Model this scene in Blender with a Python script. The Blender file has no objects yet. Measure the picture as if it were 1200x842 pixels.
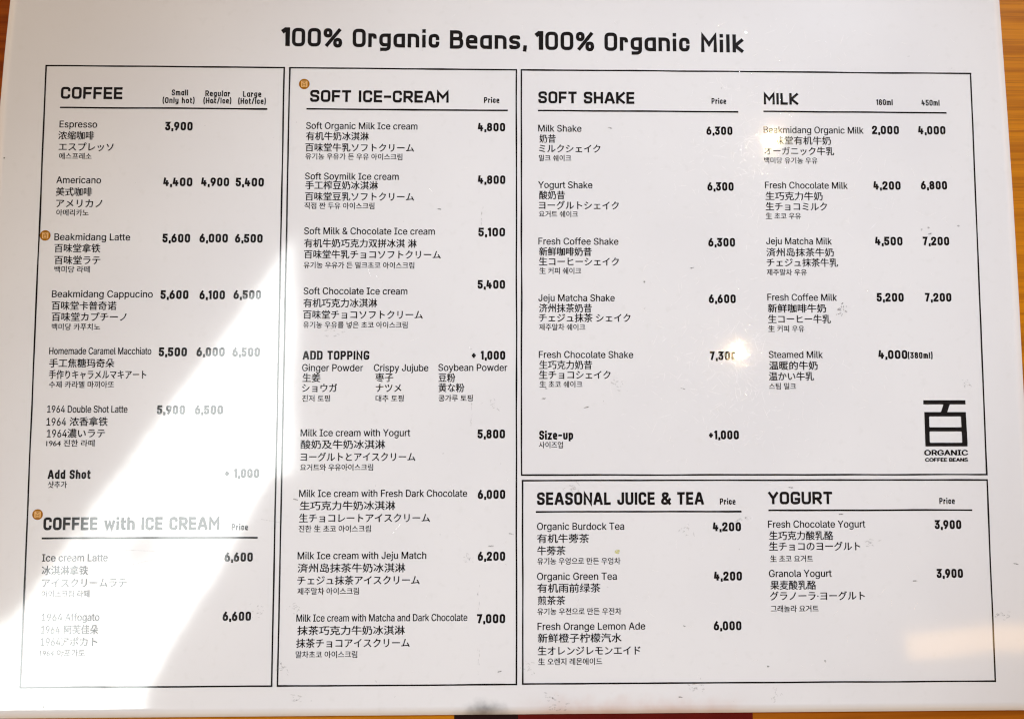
import bpy, bmesh, math, random
from mathutils import Vector, Matrix, noise
from mathutils.geometry import delaunay_2d_cdt

S = bpy.context.scene
COL = S.collection
MM = 0.001
rnd = random.Random(7)

# ------------------------------------------------------------------ camera
cam = bpy.data.cameras.new("camera")
cam.sensor_width = 36.0
cam.lens = 27.0
cam.clip_start = 0.01
cam.clip_end = 50.0
camera = bpy.data.objects.new("camera", cam)
COL.objects.link(camera)
rot = Matrix(((0.9998352442908018, -0.0014933829297234054, -0.01809016532200818),
              (0.0002889636592254624, 0.9977931012019405, -0.0663991241946572),
              (0.018149401476523226, 0.06638295715949293, 0.997629140625315)))
camera.matrix_world = Matrix.Translation((-0.00595969, -0.01703109, 0.31030481)) @ rot.to_4x4()
S.camera = camera

# ------------------------------------------------------------------ view
S.view_settings.view_transform = 'Standard'
S.view_settings.look = 'None'
S.view_settings.exposure = 0.0
S.view_settings.gamma = 1.0
S.view_settings.use_curve_mapping = False
S.cycles.filter_width = 1.2      # crisp print


class NT:
    """small helper to write node trees"""
    def __init__(self, tree):
        self.t = tree
        self.n = tree.nodes
        self.l = tree.links

    def node(self, typ, **kw):
        n = self.n.new(typ)
        for k, v in kw.items():
            setattr(n, k, v)
        return n

    def put(self, sock, v):
        if hasattr(v, 'is_output') or isinstance(v, bpy.types.NodeSocket):
            self.l.new(v, sock)
        else:
            sock.default_value = v

    def math(self, op, a, b=None, c=None, clamp=False):
        n = self.node('ShaderNodeMath', operation=op, use_clamp=clamp)
        for i, v in enumerate((a, b, c)):
            if v is not None:
                self.put(n.inputs[i], v)
        return n.outputs[0]

    def step(self, v, a, b):
        n = self.node('ShaderNodeMapRange', interpolation_type='SMOOTHSTEP')
        self.put(n.inputs[0], v)
        n.inputs[1].default_value = a
        n.inputs[2].default_value = b
        return n.outputs[0]

    def mixc(self, f, a, b, blend='MIX'):
        n = self.node('ShaderNodeMix', data_type='RGBA', blend_type=blend)
        self.put(n.inputs[0], f)
        self.put(n.inputs[6], a)
        self.put(n.inputs[7], b)
        return n.outputs[2]

    def noise(self, vec, scale, detail=2.0, rough=0.5, dist=0.0):
        n = self.node('ShaderNodeTexNoise')
        self.put(n.inputs['Vector'], vec)
        n.inputs['Scale'].default_value = scale
        n.inputs['Detail'].default_value = detail
        n.inputs['Roughness'].default_value = rough
        n.inputs['Distortion'].default_value = dist
        return n.outputs[0]

    def mapping(self, vec, scale=(1, 1, 1), rot=(0, 0, 0), loc=(0, 0, 0)):
        n = self.node('ShaderNodeMapping')
        self.put(n.inputs[0], vec)
        n.inputs[1].default_value = loc
        n.inputs[2].default_value = rot
        n.inputs[3].default_value = scale
        return n.outputs[0]

    def bump(self, h, strength, distance, normal=None):
        n = self.node('ShaderNodeBump')
        n.inputs['Strength'].default_value = strength
        n.inputs['Distance'].default_value = distance
        self.put(n.inputs['Height'], h)
        if normal is not None:
            self.put(n.inputs['Normal'], normal)
        return n.outputs[0]


# ------------------------------------------------------------------ room light
world = bpy.data.worlds.new("World")
S.world = world
world.use_nodes = True
w = NT(world.node_tree)
bg = w.n['Background']
tc = w.node('ShaderNodeTexCoord')
sx = w.node('ShaderNodeSeparateXYZ')
w.l.new(tc.outputs['Generated'], sx.inputs[0])
up = w.step(sx.outputs[2], 0.15, 0.85)          # ceiling darker than the walls
w.put(bg.inputs[0], w.mixc(up, (1.0, 0.66, 0.39, 1), (0.13, 0.09, 0.07, 1)))
bg.inputs[1].default_value = 0.92


def lamp(name, kind, loc, energy, color, **kw):
    d = bpy.data.lights.new(name, kind)
    d.energy = energy
    d.color = color
    for k, v in kw.items():
        setattr(d, k, v)
    o = bpy.data.objects.new(name, d)
    o.location = loc
    COL.objects.link(o)
    return o, d


# daylight window up to the left, its shape broken by what hangs in front of it
SZ = 1.6
win, wd = lamp("window_light", 'AREA', (-0.95, -0.35, 1.30), 1.0, (1, 1, 1), shape='SQUARE', size=SZ)
WL = 10.8
wd.energy = WL * math.pi * SZ * SZ
wd.use_nodes = True
g = NT(wd.node_tree)
em = next(n for n in g.n if n.type == 'EMISSION')
geo = g.node('ShaderNodeNewGeometry')
sp = g.node('ShaderNodeSeparateXYZ')
g.l.new(geo.outputs['Position'], sp.inputs[0])
px, py = sp.outputs[0], sp.outputs[1]
wob = g.math('MULTIPLY', g.math('SUBTRACT', g.noise(geo.outputs['Position'], 6.0, 3.0), 0.5), 0.03)


def side(ax, ay, bx, by, soft):
    """1 on the left of the line a->b, 0 on its right"""
    dx, dy = bx - ax, by - ay
    L = math.hypot(dx, dy)
    nx, ny = -dy / L, dx / L
    d = g.math('ADD', g.math('MULTIPLY', px, nx), g.math('MULTIPLY', py, ny))
    d = g.math('ADD', d, wob)
    c = nx * ax + ny * ay
    return g.step(d, c - soft, c + soft)


m1 = side(-0.436, 0.350, -1.016, -0.473, 0.012)
m2 = side(-0.749, -0.639, -0.455, -0.120, 0.012)
m3 = side(-0.425, -0.5, -0.440, 0.4, 0.022)
m4 = side(-0.9, -0.165, -0.2, -0.14, 0.02)
m24 = g.math('MAXIMUM', m2, m4)
mask = g.math('MULTIPLY', g.math('MULTIPLY', m1, m24), m3)
m5 = g.math('MULTIPLY', g.step(py, -0.80, -0.74), g.step(px, -1.16, -1.10))
mask = g.math('MULTIPLY', mask, m5)
# folds of the awning and what hangs behind the window
fold = g.noise(g.mapping(geo.outputs['Position'], scale=(7, 1.2, 1), rot=(0, 0, 0.18)), 1.0, 4.0, 0.6, 0.6)
fold = g.math('MULTIPLY_ADD', g.step(fold, 0.3, 0.7), 0.30, 0.80)


def dim(d, w0, w1, amount):
    return g.math('SUBTRACT', 1.0, g.math('MULTIPLY', g.step(g.math('ABSOLUTE', d), w1, w0), amount))


# a cord: x = -0.905 - 0.18 y, slightly bowed
cord = g.math('ADD', g.math('ADD', px, g.math('MULTIPLY', py, 0.19)), 0.912)
cord = g.math('ADD', cord, g.math('MULTIPLY', g.math('POWER', g.math('ADD', py, 0.46), 2.0), -0.12))
strip = g.math('MULTIPLY', dim(cord, 0.003, 0.014, 0.70), mask)
# a hanging plant, dimmer and broken up
leafy = g.math('MULTIPLY', g.step(g.noise(geo.outputs['Position'], 22.0, 3.0, 0.6), 0.40, 0.58), g.step(py, -0.46, -0.36))
leafy = g.math('MULTIPLY', leafy, g.step(py, 0.0, -0.10))
plant = g.math('ADD', px, 0.735)
plant = g.math('SUBTRACT', 1.0, g.math('MULTIPLY', g.math('MULTIPLY', g.step(g.math('ABSOLUTE', plant), 0.055, 0.015), leafy), 0.72))
mask = strip
strip = plant
g.put(em.inputs['Strength'], g.math('MULTIPLY', g.math('MULTIPLY', mask, fold), strip))
em.inputs['Color'].default_value = (0.95, 1.0, 0.98, 1)

# two warm bulbs and a warm tube over the table
for bx, by, e in ((0.581, 0.567, 1.0), (0.501, 0.107, 0.65)):
    lamp("bulb_light", 'POINT', (bx, by, 1.30), 1.1 * e, (1.0, 0.72, 0.38), shadow_soft_size=0.005)
tube, td = lamp("tube_light", 'AREA', (1.02, -0.487, 1.30), 1.0, (1.0, 0.58, 0.20), shape='RECTANGLE', size=0.36, size_y=0.055)
td.energy = 3.4 * math.pi * td.size * td.size_y
tube.rotation_euler = (0, 0, math.radians(6))
# added fill spot with no known source, fading out towards the far left corner
fill, dd = lamp("fill_spot", 'SPOT', (1.0, 1.35, 1.6), 164, (0.78, 0.91, 1.09), spot_size=math.radians(14.5), spot_blend=0.9, shadow_soft_size=0.06)
fill.rotation_euler = (Vector((0.05, -0.01, 0)) - Vector(fill.location)).to_track_quat('-Z', 'Y').to_euler()


# ------------------------------------------------------------------ helpers
def link_mesh(name, verts, faces, mat, parent=None, smooth=False, mats=None, fmat=None):
    me = bpy.data.meshes.new(name)
    me.from_pydata([tuple(c * MM for c in v) for v in verts], [], faces)
    for m in (mats or [mat]):
        me.materials.append(m)
    if fmat:
        for p, i in zip(me.polygons, fmat):
            p.material_index = i
    if smooth:
        for p in me.polygons:
            p.use_smooth = True
    me.update()
    o = bpy.data.objects.new(name, me)
    COL.objects.link(o)
    if parent:
        o.parent = parent
    return o


def material(name):
    m = bpy.data.materials.new(name)
    m.use_nodes = True
    nt = NT(m.node_tree)
    b = m.node_tree.nodes['Principled BSDF']
    return m, nt, b


def film_bump(nt):
    """shared waviness of the laminating film, in sheet coordinates"""
    tcn = nt.node('ShaderNodeTexCoord')
    v = tcn.outputs['Object']
    n1 = nt.bump(nt.noise(v, 9.0, 1.0), 1.0, 0.00007)
    n2 = nt.bump(nt.noise(nt.mapping(v, scale=(60, 230, 1)), 1.0, 2.0), 1.0, 0.0000045, n1)
    n3 = nt.bump(nt.noise(v, 900.0, 1.0), 1.0, 0.0000006, n2)
    return v, n3


# laminated paper
M_paper, nt, b = material("laminated_paper")
v, nrm = film_bump(nt)
c1 = nt.mixc(nt.step(nt.noise(v, 14.0, 3.0), 0.35, 0.7), (0.83, 0.815, 0.81, 1), (0.80, 0.785, 0.785, 1))
c2 = nt.mixc(nt.step(nt.noise(v, 260.0, 2.0), 0.55, 0.85), c1, (0.79, 0.775, 0.765, 1))
# soft dark patch and reddish band mixed into the lower edge
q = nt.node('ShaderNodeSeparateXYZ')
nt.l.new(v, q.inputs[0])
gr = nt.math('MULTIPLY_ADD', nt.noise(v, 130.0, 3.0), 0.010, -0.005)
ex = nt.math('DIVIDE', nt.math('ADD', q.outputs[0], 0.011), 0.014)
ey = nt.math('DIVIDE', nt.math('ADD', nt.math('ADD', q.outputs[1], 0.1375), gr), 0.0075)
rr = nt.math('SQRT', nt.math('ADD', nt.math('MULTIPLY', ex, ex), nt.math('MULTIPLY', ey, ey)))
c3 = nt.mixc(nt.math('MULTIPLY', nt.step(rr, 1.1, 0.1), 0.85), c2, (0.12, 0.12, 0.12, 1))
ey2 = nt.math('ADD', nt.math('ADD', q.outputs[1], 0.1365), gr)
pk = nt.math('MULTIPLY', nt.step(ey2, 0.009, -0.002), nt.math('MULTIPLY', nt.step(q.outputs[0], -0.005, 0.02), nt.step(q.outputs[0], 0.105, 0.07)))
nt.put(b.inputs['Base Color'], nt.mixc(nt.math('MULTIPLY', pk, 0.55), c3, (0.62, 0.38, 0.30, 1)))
b.inputs['Roughness'].default_value = 0.17
b.inputs['Specular IOR Level'].default_value = 0.10
b.inputs['Coat Weight'].default_value = 1.0
b.inputs['Coat IOR'].default_value = 1.65
b.inputs['Coat Roughness'].default_value = 0.06
nt.put(b.inputs['Coat Normal'], nrm)

# printed ink under the same film
M_ink, nt, b = material("printed_ink")
v, nrm = film_bump(nt)
nt.put(b.inputs['Base Color'], nt.mixc(nt.step(nt.noise(v, 700.0, 3.0), 0.5, 0.75), (0.006, 0.006, 0.007, 1), (0.02, 0.019, 0.021, 1)))
b.inputs['Roughness'].default_value = 0.17
b.inputs['Specular IOR Level'].default_value = 0.10
b.inputs['Coat Weight'].default_value = 1.0
b.inputs['Coat IOR'].default_value = 1.65
b.inputs['Coat Roughness'].default_value = 0.06
nt.put(b.inputs['Coat Normal'], nrm)


def ink_colour(name, col):
    m, nt, b = material(name)
    v, nrm = film_bump(nt)
    nt.put(b.inputs['Base Color'], nt.mixc(nt.noise(v, 500.0, 2.0), col, tuple(c * 0.8 for c in col[:3]) + (1,)))
    b.inputs['Roughness'].default_value = 0.17
    b.inputs['Specular IOR Level'].default_value = 0.10
    b.inputs['Coat Weight'].default_value = 1.0
    b.inputs['Coat IOR'].default_value = 1.65
    b.inputs['Coat Roughness'].default_value = 0.06
    nt.put(b.inputs['Coat Normal'], nrm)
    return m


M_brown = ink_colour("brown_ink", (0.38, 0.14, 0.006, 1))
M_orange = ink_colour("orange_ink", (0.95, 0.55, 0.20, 1))


def dirt(name, col, alpha):
    m, nt, b = material(name)
    tcn = nt.node('ShaderNodeTexCoord')
    b.inputs['Base Color'].default_value = col
    b.inputs['Roughness'].default_value = 0.8
    b.inputs['Specular IOR Level'].default_value = 0.1
    a = nt.step(nt.noise(tcn.outputs['Object'], 2600.0, 2.0, 0.7), 0.32, 0.62)
    nt.put(b.inputs['Alpha'], nt.math('MULTIPLY', a, alpha))
    return m


M_dirt = dirt("dark_dirt", (0.06, 0.055, 0.06, 1), 0.72)
M_smear = dirt("grey_smear", (0.22, 0.21, 0.21, 1), 0.22)
M_yellow = dirt("yellow_stain", (0.62, 0.60, 0.16, 1), 0.7)

# hairline scratches in the film: clear, with the glint of their sloped walls
M_scr, nt, b = material("scratched_film")
nt.n.remove(b)
out = nt.n['Material Output']
tr = nt.node('ShaderNodeBsdfTransparent')
gl = nt.node('ShaderNodeBsdfGlossy')
gl.inputs['Color'].default_value = (0.13, 0.13, 0.13, 1)
gl.inputs['Roughness'].default_value = 0.09
ad = nt.node('ShaderNodeAddShader')
nt.l.new(tr.outputs[0], ad.inputs[0])
nt.l.new(gl.outputs[0], ad.inputs[1])
nt.l.new(ad.outputs[0], out.inputs[0])

# varnished wood
M_wood, nt, b = material("varnished_wood")
tcn = nt.node('ShaderNodeTexCoord')
v = tcn.outputs['Object']
grain = nt.noise(nt.mapping(v, scale=(7, 300, 7)), 1.0, 5.0, 0.62, 0.4)
fine = nt.noise(nt.mapping(v, scale=(22, 1500, 20)), 1.0, 3.0, 0.6)
big = nt.noise(nt.mapping(v, scale=(3, 9, 3)), 1.0, 2.0)
sep = nt.node('ShaderNodeSeparateXYZ')
nt.l.new(v, sep.inputs[0])
light = nt.mixc(nt.step(grain, 0.34, 0.66), (0.58, 0.20, 0.004, 1), (0.38, 0.115, 0.003, 1))
dark = nt.mixc(nt.step(grain, 0.34, 0.66), (0.34, 0.070, 0.007, 1), (0.19, 0.032, 0.004, 1))
left_dark = nt.step(nt.math('ADD', sep.outputs[0], nt.math('MULTIPLY', nt.math('SUBTRACT', big, 0.5), 0.10)), 0.02, -0.17)  # wood turns darker and redder towards the left
top = nt.step(sep.outputs[1], -0.10, 0.02)
low = nt.math('MULTIPLY', nt.step(sep.outputs[0], 0.07, 0.10), nt.step(sep.outputs[1], -0.11, -0.135))
c = nt.mixc(nt.math('MAXIMUM', nt.math('MULTIPLY', left_dark, top), nt.math('MULTIPLY', low, 0.6)), light, dark)
c = nt.mixc(nt.math('MULTIPLY', nt.step(fine, 0.52, 0.75), 0.45), c, (0.12, 0.035, 0.004, 1))
nt.put(b.inputs['Base Color'], c)
b.inputs['Roughness'].default_value = 0.42
b.inputs['Specular IOR Level'].default_value = 0.08
nt.put(b.inputs['Normal'], nt.bump(grain, 0.25, 0.0004))


def simple(name, col, rough, scale=120.0):
    m, nt, b = material(name)
    tcn = nt.node('ShaderNodeTexCoord')
    nt.put(b.inputs['Base Color'], nt.mixc(nt.noise(tcn.outputs['Object'], scale, 3.0), col, tuple(x * 0.6 for x in col[:3]) + (1,)))
    b.inputs['Roughness'].default_value = rough
    b.inputs['Specular IOR Level'].default_value = 0.08
    nt.put(b.inputs['Normal'], nt.bump(nt.noise(tcn.outputs['Object'], 400.0, 2.0), 0.2, 0.0003))
    return m


M_red = simple("red_lacquer", (0.13, 0.007, 0.004, 1), 0.6)
M_black = simple("black_rubber", (0.022, 0.006, 0.005, 1), 0.7)

# ------------------------------------------------------------------ table top (setting)
bm = bmesh.new()
bmesh.ops.create_cube(bm, size=1.0)
for vv in bm.verts:
    vv.co = Vector((vv.co.x * 0.90, vv.co.y * 0.70, vv.co.z * 0.028))
bmesh.ops.bevel(bm, geom=bm.edges[:], offset=0.003, segments=3, affect='EDGES')
me = bpy.data.meshes.new("tabletop")
bm.to_mesh(me)
bm.free()
me.materials.append(M_wood)
table = bpy.data.objects.new("tabletop", me)
table.location = (0, 0.0, -0.014 - 0.0007)
table['kind'] = 'structure'
table['label'] = "varnished orange brown wooden tabletop with fine straight grain"
COL.objects.link(table)

# ------------------------------------------------------------------ the menu
menu = bpy.data.objects.new("menu_sheet", None)
menu.empty_display_size = 0.05
COL.objects.link(menu)
menu['label'] = "white laminated cafe menu sheet printed with black panels, glossy and scuffed"
menu['category'] = "menu"


def interp(tab, y):
    if y >= tab[0][0]:
        return tab[0][1]
    for (y0, a), (y1, bb) in zip(tab, tab[1:]):
        if y0 >= y >= y1:
            return a + (bb - a) * (y0 - y) / (y0 - y1)
    return tab[-1][1]


LEFT = [(164, -206.6), (152, -207.5), (128, -208.9), (105, -209.8), (60, -210.6), (0, -210.8), (-137, -210.0)]
RIGHT = [(164, 205.2), (156, 205.7), (115, 206.9), (72, 207.9), (30, 208.5), (-10, 208.8), (-137, 209.0)]


def curl(x, y):
    z = 0.0
    if x > 194:
        z += 0.10 * ((x - 194) / 15) ** 2
    if x < -197:
        z += 0.10 * ((-197 - x) / 13) ** 2
    if y < -126.5:
        z += 0.10 * ((-126.5 - y) / 10) ** 2
    if y > 148:
        z += 0.2 * ((y - 148) / 14) ** 2
    return z


nx, ny = 120, 90
verts, faces = [], []
for layer in (0, 1):
    for j in range(ny + 1):
        t = j / ny
        y = 163 - t * (163 + 136.2)
        x0, x1 = interp(LEFT, y), interp(RIGHT, y)
        for i in range(nx + 1):
            s = i / nx
            x = x0 + (x1 - x0) * s
            yy = y + t * 0.55 * s
            verts.append((x, yy, curl(x, yy) - layer * 0.35))
NP = (nx + 1) * (ny + 1)
idx = lambda i, j, l: l * NP + j * (nx + 1) + i
for j in range(ny):
    for i in range(nx):
        faces.append((idx(i, j + 1, 0), idx(i + 1, j + 1, 0), idx(i + 1, j, 0), idx(i, j, 0)))
        faces.append((idx(i, j, 1), idx(i + 1, j, 1), idx(i + 1, j + 1, 1), idx(i, j + 1, 1)))
nflat = len(faces)
for i in range(nx):
    faces.append((idx(i, ny, 1), idx(i + 1, ny, 1), idx(i + 1, ny, 0), idx(i, ny, 0)))
    faces.append((idx(i, 0, 0), idx(i + 1, 0, 0), idx(i + 1, 0, 1), idx(i, 0, 1)))
for j in range(ny):
    faces.append((idx(0, j, 0), idx(0, j, 1), idx(0, j + 1, 1), idx(0, j + 1, 0)))
    faces.append((idx(nx, j, 1), idx(nx, j, 0), idx(nx, j + 1, 0), idx(nx, j + 1, 1)))
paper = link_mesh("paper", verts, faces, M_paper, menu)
for p in paper.data.polygons:
    p.use_smooth = p.index < nflat

# ------------------------------------------------------------------ stroke lettering
G = {
    '0': (.56, ["z 0,0 0,1 1,1 1,0"]),
    '1': (.33, ["0,.9! .5,1! 1,1! 1,0", ]),
    '2': (.56, ["0,.76 0,1 1,1 1,.6 0,.1 0,0! 1,0"]),
    '3': (.54, ["0,1 1,1! .42,.6!", ".3,.58! 1,.58 1,0 0,0 0,.2"]),
    '4': (.58, [".18,1 0,.3! 1,.3", ".72,.62 .72,0"]),
    '5': (.54, ["1,1 .08,1! .04,.58!", "0,.6! 1,.6 1,0 0,0 0,.2"]),
    '6': (.56, [".62,1 0,.5 0,0 1,0 1,.6 .1,.6"]),
    '7': (.52, ["0,1 1,1! .35,0"]),
    '8': (.56, ["z .05,.54 .05,1 .95,1 .95,.54", "z 0,0 0,.54 1,.54 1,0"]),
    '9': (.56, [".38,0 1,.5 1,1 0,1 0,.4 .9,.4"]),
    ',': (.17, [".9,.05 .2,-.16"]),
    '.': (.17, [".5,0 .5,.06"]),
    '+': (.44, ["0,.46 1,.46", ".5,.25 .5,.67"]),
    '%': (.80, ["z 0,.6 0,1 .36,1 .36,.6", "z .64,-.06 .64,.36 1,.36 1,-.06", ".92,.98 .12,0"]),
    '(': (.26, ["1,1.12 0,.8 0,.16 1,-.16"]),
    ')': (.26, ["0,1.12 1,.8 1,.16 0,-.16"]),
    '/': (.42, ["1,1.05 0,-.05"]),
    '-': (.44, ["0,.47 1,.47"]),
    '&': (.68, ["1,0 .12,.72 .12,1 .72,1 .72,.74 0,.36 0,0 .72,0 1,.42"]),
    'A': (.64, ["0,0 .40,1 .60,1 1,0", ".16,.28 .84,.28"]),
    'B': (.56, ["0,0! 0,1! .92,1 .92,.55 0,.55", "0,.55 1,.55 1,0 0,0!"]),
    'C': (.54, ["1,.78 1,1 0,1 0,0 1,0 1,.22"]),
    'D': (.56, ["z 0,0! 0,1! 1,1 1,0"]),
    'E': (.50, ["1,1 0,1! 0,0! 1,0", "0,.5 .92,.5"]),
    'F': (.50, ["1,1 0,1! 0,0", "0,.48 .9,.48"]),
    'G': (.57, ["1,.82 1,1 0,1 0,0 1,0 1,.40! .56,.40"]),
    'H': (.58, ["0,0 0,1", "1,0 1,1", "0,.5 1,.5"]),
    'I': (.18, [".5,0 .5,1"]),
    'J': (.48, ["1,1 1,0 0,0 0,.26"]),
    'K': (.56, ["0,0 0,1", "1,1 .12,.48! 1,0"]),
    'L': (.48, ["0,1 0,0! 1,0"]),
    'M': (.70, ["0,0 0,1! .5,.42! 1,1! 1,0"]),
    'N': (.60, ["0,0 0,1! 1,0! 1,1"]),
    'O': (.56, ["z 0,0 0,1 1,1 1,0"]),
    'P': (.54, ["0,0 0,1! 1,1 1,.42 0,.42"]),
    'R': (.56, ["0,0 0,1! 1,1 1,.44 0,.44", ".5,.42 1,0"]),
    'S': (.54, ["1,.82 1,1 0,1 0,.54 1,.48 1,0 0,0 0,.18"]),
    'T': (.54, ["0,1 1,1", ".5,1 .5,0"]),
    'U': (.56, ["0,1 0,0 1,0 1,1"]),
    'Y': (.60, ["0,1 .5,.46! 1,1", ".5,.46 .5,0"]),
    'a': (.50, ["1,.7! 1,0", "1,.7 0,.7 0,0 1,0"]),
    'c': (.46, ["1,.5 1,.7 0,.7 0,0 1,0 1,.2"]),
    'd': (.50, ["1,0 1,1", "1,.7 0,.7 0,0 1,0"]),
    'e': (.48, ["1,.0 0,0 0,.7 1,.7 1,.36! .1,.36"]),
    'g': (.50, ["1,.7 0,.7 0,.06 1,.06", "1,.7! 1,-.24 .1,-.24"]),
    'h': (.50, ["0,0 0,1", "0,.7 1,.7 1,0"]),
    'i': (.18, [".5,0 .5,.64", ".5,.98 .5,1.02"]),
    'k': (.48, ["0,0 0,1", "1,.7 .12,.34! 1,0"]),
    'l': (.18, [".5,0 .5,1"]),
    'm': (.76, ["0,0 0,.7! 1,.7 1,0", ".5,.7 .5,0"]),
    'n': (.50, ["0,0 0,.7! 1,.7 1,0"]),
    'o': (.50, ["z 0,0 0,.7 1,.7 1,0"]),
    'p': (.50, ["0,-.24 0,.7! 1,.7 1,0 0,0"]),
    'r': (.36, ["0,0 0,.7! 1,.7 1,.56"]),
    's': (.46, ["1,.64 1,.7 0,.7 0,.37 1,.33 1,0 0,0 0,.06"]),
    't': (.36, [".3,.95 .3,0 1,0", "0,.7 1,.7"]),
    'u': (.50, ["0,.7 0,0 1,0 1,.7"]),
    'w': (.70, ["0,.7 .22,0! .5,.6! .78,0! 1,.7"]),
    'y': (.50, ["0,.7 0,.06 1,.06", "1,.7 1,-.24 .1,-.24"]),
    'z': (.46, ["0,.7 1,.7! 0,0! 1,0"]),
    ' ': (.26, []),
}


def round_path(pts, closed, r):
    out, n = [], len(pts)
    for k, (x, y, sharp) in enumerate(pts):
        if (not closed and k in (0, n - 1)) or sharp or r <= 0:
            out.append((x, y))
            continue
        p = Vector((x, y))
        a = Vector(pts[k - 1][:2]) - p
        c = Vector(pts[(k + 1) % n][:2]) - p
        fa = .95 if (not closed and k == 1) else .48
        fb = .95 if (not closed and k == n - 2) else .48
        ra, rc = min(r, a.length * fa), min(r, c.length * fb)
        if fa > .9 or fb > .9:
            ra = rc = min(ra, rc)
        pa, pc = p + a.normalized() * ra, p + c.normalized() * rc
        for q in range(6):
            t = q / 5
            v = pa * (1 - t) ** 2 + p * 2 * t * (1 - t) + pc * t * t
            out.append((v.x, v.y))
    return out


def strip(path, hw, closed, z, V, F, hws=None):
    """a band of half-width hw along a path, mitred"""
    P = [Vector(p) for p in path]
    Q = [P[0]]
    for p in P[1:]:
        if (p - Q[-1]).length > 1e-6:
            Q.append(p)
    if closed and (Q[0] - Q[-1]).length < 1e-6:
        Q.pop()
    n = len(Q)
    base = len(V)
    for k in range(n):
        h = hws[k] if hws else hw
        d0 = Q[k] - Q[k - 1] if (closed or k > 0) else Q[1] - Q[0]
        d1 = Q[(k + 1) % n] - Q[k] if (closed or k < n - 1) else d0
        d0, d1 = d0.normalized(), d1.normalized()
        n0, n1 = Vector((-d0.y, d0.x)), Vector((-d1.y, d1.x))
        m = n0 + n1
        m = n0 if m.length < 1e-4 else m.normalized()
        L = h / max(0.42, m.dot(n0))
        a, c = Q[k] + m * L, Q[k] - m * L
        V.append((a.x, a.y, z + .0006 * k))      # never two faces in one plane where a stroke meets itself
        V.append((c.x, c.y, z + .0006 * k))
    for k in range(n if closed else n - 1):
        i, j = base + 2 * k, base + 2 * ((k + 1) % n)
        F.append((i, i + 1, j + 1, j))


def lettering(text, X0, X1, yc, cap, wt, V, F, z0=.04, sp=.13, bold=None):
    """constant-stroke letters fitted between X0 and X1, cap height cap, stroke wt*cap"""
    tot = 0.0
    for ch in text:
        tot += G[ch][0] + (sp if ch != ',' else sp * .6)
    tot -= sp
    k = (X1 - X0) / tot
    hw = wt * cap / 2
    x, y0 = X0, yc - cap / 2
    zi = 0
    for ch in text:
        gw, paths = G[ch]
        gwm = gw * k
        for p in paths:
            closed = p.startswith('z ')
            pts = []
            for tok in (p[2:] if closed else p).split():
                sharp = tok.endswith('!')
                a, bb = tok.rstrip('!').split(',')
                pts.append((x + hw + float(a) * max(gwm - 2 * hw, 0.0001) if gwm > 2 * hw else x + gwm / 2,
                            y0 + hw + float(bb) * (cap - 2 * hw), sharp))
            ends = round_path(pts, closed, cap * .2)
            if not closed:      # square ends
                e0, e1 = Vector(ends[0]), Vector(ends[1])
                ends[0] = tuple(e0 + (e0 - e1).normalized() * hw * .9)
                e0, e1 = Vector(ends[-1]), Vector(ends[-2])
                ends[-1] = tuple(e0 + (e0 - e1).normalized() * hw * .9)
            h = hw * (1.28 if (bold and ch == '1') else 1.0)
            strip(ends, h, closed, z0 + .004 * (zi % 8), V, F)
            zi += 1
        x += gwm + (sp if ch != ',' else sp * .6) * k


def ink(name, V, F, parent, mat=None):
    return link_mesh(name, V, F, mat or M_ink, parent)


# heading of the sheet, word by word
V, F = [], []
for word, a, c, y in (("100%", -95.8, -70.8, 137.2), ("Organic", -66.5, -30.6, 137.1), ("Beans,", -26.2, 5.4, 136.8),
                      ("100%", 9.3, 33.9, 136.6), ("Organic", 38.2, 73.9, 136.45), ("Milk", 78.7, 96.5, 136.2)):
    lettering(word, a, c, y, 7.9, .185, V, F, sp=.11, bold=True)
ink("title", V, F, menu)

# ------------------------------------------------------------------ panels
W2, H2 = 191.8, 124.226
PANELS = {      # name: u0, v0, u1, v1 in fractions of the printed area
    'coffee': (0.0, 0.0, .2538, 1.0015),
    'soft ice cream': (.2597, .0005, .5038, 1.0012),
    'soft shake and milk': (.5092, .0005, 1.0012, .6722),
    'seasonal juice, tea and yogurt': (.5103, .6808, 1.0012, 1.0005),
}


def wobbly_line(ax, ay, bx, by, half, z, V, F):
    n = max(2, int(math.hypot(bx - ax, by - ay) / 3))
    path, hws = [], []
    s = rnd.random() * 100
    dx, dy = bx - ax, by - ay
    L = math.hypot(dx, dy)
    for k in range(n + 1):
        t = k / n
        o = noise.noise((t * L * .045 + s, 0.3, 0)) * .12
        path.append((ax + dx * t - dy / L * o, ay + dy * t + dx / L * o))
        hws.append(half * (1 + .30 * noise.noise((t * L * .06 + s, 5.1, 0))))
    strip(path, half, False, z, V, F, hws)


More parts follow.
